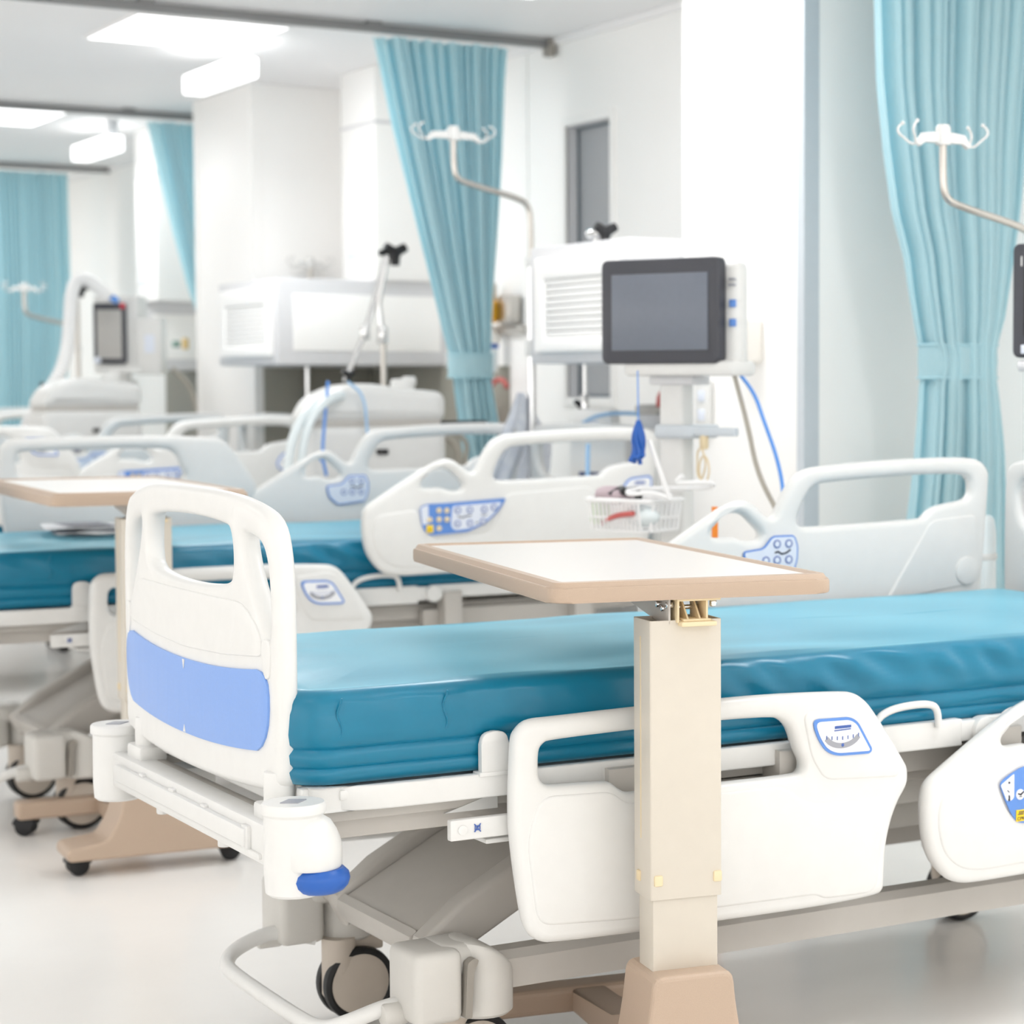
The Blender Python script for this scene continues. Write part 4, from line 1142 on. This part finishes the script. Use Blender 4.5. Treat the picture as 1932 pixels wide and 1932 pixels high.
B().cyl((0, 0, .115), .03, .02, 'z', .003).obj('collar', BLUE, jar)
B().lathe([(.034, .125), (.038, .135), (.036, .16), (.02, .178), (.01, .20)], n=20).obj('lid', WALLW, jar)
tag(B().tube(chaikin([(4.10, 8.45, 1.27), (4.11, 8.50, 1.30), (4.12, 8.60, 1.30), (4.12, 8.68, 1.25), (4.12, 8.69, 1.17)], 3, False), .011, False, 10).obj('red_hose', REDT, None), 'curved red hose under the humidifier jar', 'hose')
tag(B().cyl((0, 0, 0), .026, .075, 'z', .01).cyl((.0, -.01, -.03), .02, .05, 'z', .008).obj('red_connector', RED, None, (4.12, 8.695, 1.14)), 'red connector at the end of the curved red hose', 'connector')
# patterned gown hung over the stand
def gown():
    N, Mv = 60, 30; vs = []
    for j in range(Mv+1):
        v = j/Mv; z = 1.25-.34*v
        l = 3.50-.20*v**1.1; rr = 3.58+.10*min(1, v*2.2)-.05*max(0, v-.55)
        for i in range(N+1):
            u = i/N; x = l+(rr-l)*u
            y = 7.03+.5*(x-3.30)+.012*math.sin(u*22+3*v)*(.3+v)
            vs.append((x, y, z+.02*math.sin(u*PI)-.05*u*(1-v)))
    b = B(); b._add(vs, [(j*(N+1)+i, j*(N+1)+i+1, (j+1)*(N+1)+i+1, (j+1)*(N+1)+i) for j in range(Mv) for i in range(N)])
    bmesh.ops.solidify(b.bm, geom=b.bm.faces[:], thickness=.004)
    return b
tag(gown().obj('patterned_gown', GOWN, None), 'pale blue patterned gown draped over the stand behind the second bed', 'gown')
# boxed machine, bin and label box right of the gown
bx = thing('suction_machine', 'white boxed machine with a printed label behind the blue straps', 'machine', (3.72, 6.85, .866), math.radians(20))
B().bb(-.045, .115, -.115, .15, 0, .247, .012, 3).obj('housing', WALL, bx)
B().bb(-.02, .10, -.08, .11, -.866, .005, .01).obj('pedestal', FRAME, bx)
B().bb(-.055, .0, -.057, .115, .247, .327, .008, 2).obj('label_box', WALL, bx)
b = B(); b.bb(-.0565, -.054, .0, .07, .258, .288, .001); b.obj('label_print', PALE, bx)
b = B(); b.bb(-.047, -.040, -.02, .10, .085, .105, .003); b.obj('front_slot', NAVY, bx)
bn = thing('grey_canister', 'grey cylindrical canister beside the cart post', 'canister', (3.80, 6.62, 0))
B().lathe([(.07, 0), (.083, .01), (.083, 1.19), (.08, 1.195), (.08, 1.20), (.06, 1.20)], n=32).obj('drum', GREYP, bn)
B().lathe([(.084, 1.175), (.088, 1.18), (.088, 1.205), (.07, 1.21)], n=32).obj('rim', STEELG, bn)
tag(B().tube(chaikin([(3.613, 6.307, 1.209), (3.603, 6.285, 1.247), (3.624, 6.242, 1.285), (3.668, 6.187, 1.302)], 2, False), .009, False, 8).obj('red_hose', REDT, None), 'short red hose between the canister and the cart post', 'hose')
tag(B().tube(chaikin([(3.58, 6.835, 1.128), (3.624, 6.749, 1.177), (3.711, 6.64, 1.182), (3.765, 6.575, 1.166)], 3, False), .007, False, 8).obj('pale_blue_tube', LBLUET, None), 'pale blue tube looping up right of the gown', 'tube')
tag(B().tube([(3.34, 6.30, .83), (3.346, 6.30, 1.088)], .0075, False, 8).obj('pale_blue_tube', LBLUET, None), 'straight pale blue tube standing behind the raised rail, left of the boxed machine', 'tube')
# star knob clamp on top of the second air unit
def star_knob(b, c, r, axis='x'):
    for k in range(3):
        a = 2*PI*k/3+.5; p = {'x': (0, math.cos(a), math.sin(a)), 'y': (math.cos(a), 0, math.sin(a))}[axis]
        b.tube([c, tuple(c[i]+p[i]*r for i in range(3))], [r*.42, r*.36, r*.30], False, 12)
    b.ball(c, r*.5)
    return b
ak = thing('support_arm_head', 'steel arm head with black three-lobed knob on the white air unit', 'support arm', (3.44, 6.36, 1.745))
B().cyl((0, .05, .03), .02, .09, 'y', .005).cyl((0, .05, .008), .012, .016).obj('joint', CHROME, ak)
star_knob(B(), (0, -.01, .028), .042, 'y').obj('knob', BLACKP, ak)
am = thing('hanging_arm_joint', 'black and steel arm joint seen under the air unit before the window', 'support arm', (3.68, 6.95, .96))
B().tube([(0, 0, .0), (0, 0, .40)], .007, False, 10).cyl((0, 0, .24), .014, .09, 'z', .004).obj('rod', CHROME, am)
star_knob(B(), (0, .03, .245), .028, 'y').obj('knob', BLACKP, am)

# ------------------------------------------------------------------ humidifier machines and arms beyond the second bed
def machine(x, y, z, rot, label, sc_=1):
    t = thing('warming_unit', label, 'medical machine', (x, y, 0), rot, 'white rounded warming units')
    b = B()
    q = fillet([(-.27*sc_, z+.14), (.27*sc_, z+.14), (.27*sc_, z+.25), (.18*sc_, z+.26), (.10*sc_, z+.265), (-.02, z+.285), (-.12*sc_, z+.275), (-.22*sc_, z+.23)], .04, 6)
    b.plate(q, [], .15, .04, lambda u, v, w: (u, w, v), 0, 0, 5)
    b.obj('upper_case', WHITE, t)
    b = B(); b.plate(fillet([(-.26*sc_, z-.16), (.27*sc_, z-.16), (.27*sc_, z+.128), (-.26*sc_, z+.128)], .04, 6), [], .15, .035, lambda u, v, w: (u, w, v), 0, 0, 5)
    b.obj('lower_case', WHITE, t)
    B().bb(-.24*sc_, .25*sc_, -.135, .135, z+.12, z+.15, .004).obj('joint_band', STEELG, t)
    b = B(); b.prism(fillet([(.10*sc_, z-.08), (.262*sc_, z-.08), (.262*sc_, z-.0), (.23*sc_, z-.03)], .006), -.158, -.14, 'xz'); b.prism(fillet([(-.16*sc_, z-.02), (-.05*sc_, z-.03), (-.08*sc_, z-.07), (-.10*sc_, z-.065)], .006), -.158, -.14, 'xz')
    b.obj('navy_trim', NAVY, t)
    B().cyl((.14*sc_, 0, z+.275), .045*sc_, .05, 'z', .01).cyl((.165*sc_, .0, z+.29), .02, .05, 'x', .006).obj('filler_cap', WHITE, t)
    B().box((.02, -.156, z+.03), (.045, .012, .02), .004).obj('latch', BLACKP, t)
    b = B(); b.bb(-.2*sc_, .2*sc_, -.12, .12, .09, z-.15, .03); b.obj('pedestal', WHITE, t)
    for xx, yy in ((-.16, -.1), (.16, -.1), (-.16, .1), (.16, .1)): twin_caster(t, xx*sc_, yy)
    return t
machine(3.20, 7.80, 1.0, math.radians(-8), 'white rounded warming unit with navy trim in front of the dark recess', 1.0)
machine(2.96, 10.75, 1.03, 0, 'white rounded warming unit behind the third bed, far left', .9)
tag(B().tube(chaikin([(2.98, 7.62, 1.29), (2.95, 7.58, 1.16), (2.93, 7.56, 1.02), (2.95, 7.57, .95)], 3, False), .006, False, 8).tube([(2.93, 7.56, 1.0), (2.93, 7.56, 1.03)], .008, False, 8).obj('blue_lead', BLUET, None), 'blue lead hanging down the left of the white warming unit', 'lead')
tag(B().tube(chaikin([(3.06, 7.63, 1.29), (3.12, 7.62, 1.24), (3.13, 7.62, 1.10)], 3, False), .005, False, 8).obj('pale_blue_lead', LBLUET, None), 'pale blue lead over the front of the white warming unit', 'lead')
hs = [(3.0, 7.66, 1.22), (2.90, 7.58, 1.20), (2.82, 7.54, 1.12), (2.79, 7.53, 1.0), (2.79, 7.53, .9)]
b = B(); b.tube(chaikin(hs, 3, False), .017, False, 14)
b.tube(chaikin([(p[0]+.05, p[1], p[2]+.02) for p in hs], 3, False), .016, False, 14)
tag(b.obj('clear_breathing_hose', CLEAR, None), 'pair of pale ribbed hoses curling down left of the warming unit', 'hose')
tag(B().tube(chaikin([(3.45, 7.78, 1.13), (3.58, 7.72, 1.08), (3.56, 7.70, .98), (3.55, 7.7, .85)], 3, False), .009, False, 8).tube(chaikin([(3.45, 7.75, 1.10), (3.54, 7.72, 1.05), (3.52, 7.70, .95)], 3, False), .012, False, 8).obj('dark_hose', GREYT, None), 'grey hoses drooping at the right end of the warming unit', 'hose')
tray = tag(B().bb(-.16, .16, -.03, .03, 0, .012, .003).obj('black_tray', BLACKP, None, (3.60, 7.95, 1.125), .1), 'flat black tray behind the second bed rail near the curtain', 'tray')
ar = thing('ventilator_support_arm', 'slim steel support arm with black star knob at its peak', 'support arm', (3.44, 8.2, 0))
B().tube([(0, 0, .05), (0, 0, 1.50)], .012, False, 12).obj('mast', STEEL, ar)
B().tube([(-.005, 0, 1.46), (-.02, 0, 1.60), (.02, 0, 1.79)], .014, False, 12).cyl((-.004, 0, 1.475), .022, .07, 'z', .008).obj('upper_arm', CHROME, ar)
B().tube([(.015, .0, 1.79), (-.075, 0, 1.49), (-.165, 0, 1.29)], .011, False, 12).cyl((-.078, 0, 1.485), .02, .06, 'z', .008).obj('lower_arm', CHROME, ar)
star_knob(B(), (.045, -.02, 1.80), .05, 'y').cyl((.01, 0, 1.80), .012, .05, 'x', .004).obj('knob', BLACKP, ar)
star_knob(B(), (-.155, -.02, 1.315), .03, 'y').obj('small_knob', BLACKP, ar)
b = B()
for k in range(4): a = PI/4+PI/2*k; b.tube([(0, 0, .07), (.22*math.cos(a), .22*math.sin(a), .04)], .012)
b.obj('foot', STEELG, ar)

# ------------------------------------------------------------------ ventilator with portrait screen far left
v = thing('ventilator', 'far ventilator with portrait grey screen and white cabinet, left', 'ventilator', (3.227, 11.2, 0), math.radians(58))
b = B(); b.plate(fillet([(-.082, 1.385), (.082, 1.385), (.082, 1.69), (-.082, 1.69)], .012, 4), [], .015, .006, lambda u, v_, w: (w-.02, u, v_)); s = b.obj('screen_bezel', BEZEL, v)
B().bb(-.038, -.034, -.062, .062, 1.41, 1.655, .001).obj('screen', SCRG, s)
B().bb(-.042, -.034, -.080, -.058, 1.662, 1.688, .003).obj('alarm_lamp', RED, s)
B().ball((-.04, .06, 1.40), .018, (.6, 1, 1)).obj('dial', PALE, s)
b = B(); b.bb(-.004, .16, -.14, .09, 1.335, 1.73, .012, 3); b.bb(-.04, .0, -.16, .06, 1.335, 1.372, .006); b.obj('cabinet', WHITE, v)
b = B(); b.bb(-.03, .10, -.255, -.135, 1.33, 1.62, .01, 2); b.obj('side_module', WHITE, v)
b = B(); b.bb(-.034, -.028, -.225, -.175, 1.44, 1.53, .002); b.obj('module_label', PALE, v)
b = B(); b.tube([(.05, -.05, .14), (.05, -.05, 1.34)], .035, False, 16); b.bb(.08, .11, -.1, -.06, .2, 1.3, .004); b.obj('post', FRAME, v)
b = B(); b.bb(-.10, .2, -.22, .14, .06, .14, .02); b.obj('base', WHITE, v)
for xx, yy in ((-.07, -.18), (.17, -.18), (-.07, .1), (.17, .1)): twin_caster(v, xx, yy)
hp = [(2.74, 11.0, .98), (2.75, 11.0, 1.09), (2.80, 11.0, 1.17), (2.88, 11.0, 1.27), (2.945, 11.0, 1.40), (2.965, 11.0, 1.58), (2.975, 11.0, 1.72), (3.00, 11.0, 1.79), (3.05, 11.0, 1.80), (3.10, 11.0, 1.765), (3.16, 11.0, 1.71)]
pth = chaikin(hp, 4, False)
tag(B().tube(pth, [.034 if k % 2 else .030 for k in range(len(pth))], False, 16).obj('corrugated_hose', WTUBE, None), 'thick white corrugated hose arching over the far ventilator', 'hose')
tag(B().cyl((0, 0, 0), .016, .05, 'x', .005).obj('blue_connector', BLUET, None, (3.18, 10.99, 1.705), (0, .6, 0)), 'light blue connector where the white hose meets the portrait screen', 'connector')
hk = thing('hose_holder_arm', 'thin arm with black knobs carrying the white corrugated hose', 'support arm', (3.03, 11.10, 0))
B().tube([(0, 0, .05), (0, 0, 1.73)], .012, False, 10).obj('mast', STEEL, hk)
star_knob(B(), (.01, -.05, 1.745), .035, 'y').obj('knob', BLACKP, hk)
star_knob(B(), (-.17, -.03, 1.27), .028, 'y').tube([(0, 0, 1.25), (-.17, -.02, 1.27)], .010).obj('lower_knob', BLACKP, hk)
b = B()
for k in range(4): a = PI/4+PI/2*k; b.tube([(0, 0, .07), (.1*math.cos(a), .1*math.sin(a), .04)], .012)
b.obj('foot', STEELG, hk)
tag(B().tube(chaikin([(3.52, 11.15, 1.36), (3.60, 11.12, 1.28), (3.63, 11.1, 1.15), (3.68, 11.1, 1.0), (3.70, 11.1, .8)], 3, False), .012, False, 8).obj('grey_cable', GREYT, None), 'grey cable hanging from the side module of the far ventilator', 'cable')
gs = thing('gas_outlets', 'small green and amber gas outlets on the far air unit', 'outlets', (3.80, 11.9, 1.50))
B().box((0, .06, 0), (.03, .07, .035), .006).obj('green_outlet', mat('dull_green', (120, 150, 140), .5), gs)
B().box((.0, -.10, .0), (.03, .04, .06), .006).obj('amber_outlet', mat('dull_amber', (220, 190, 130), .5), gs)

w = bpy.data.worlds.new('world'); sc.world = w; w.use_nodes = True
w.node_tree.nodes['Background'].inputs[0].default_value = (1, 1, 1, 1)
w.node_tree.nodes['Background'].inputs[1].default_value = .2
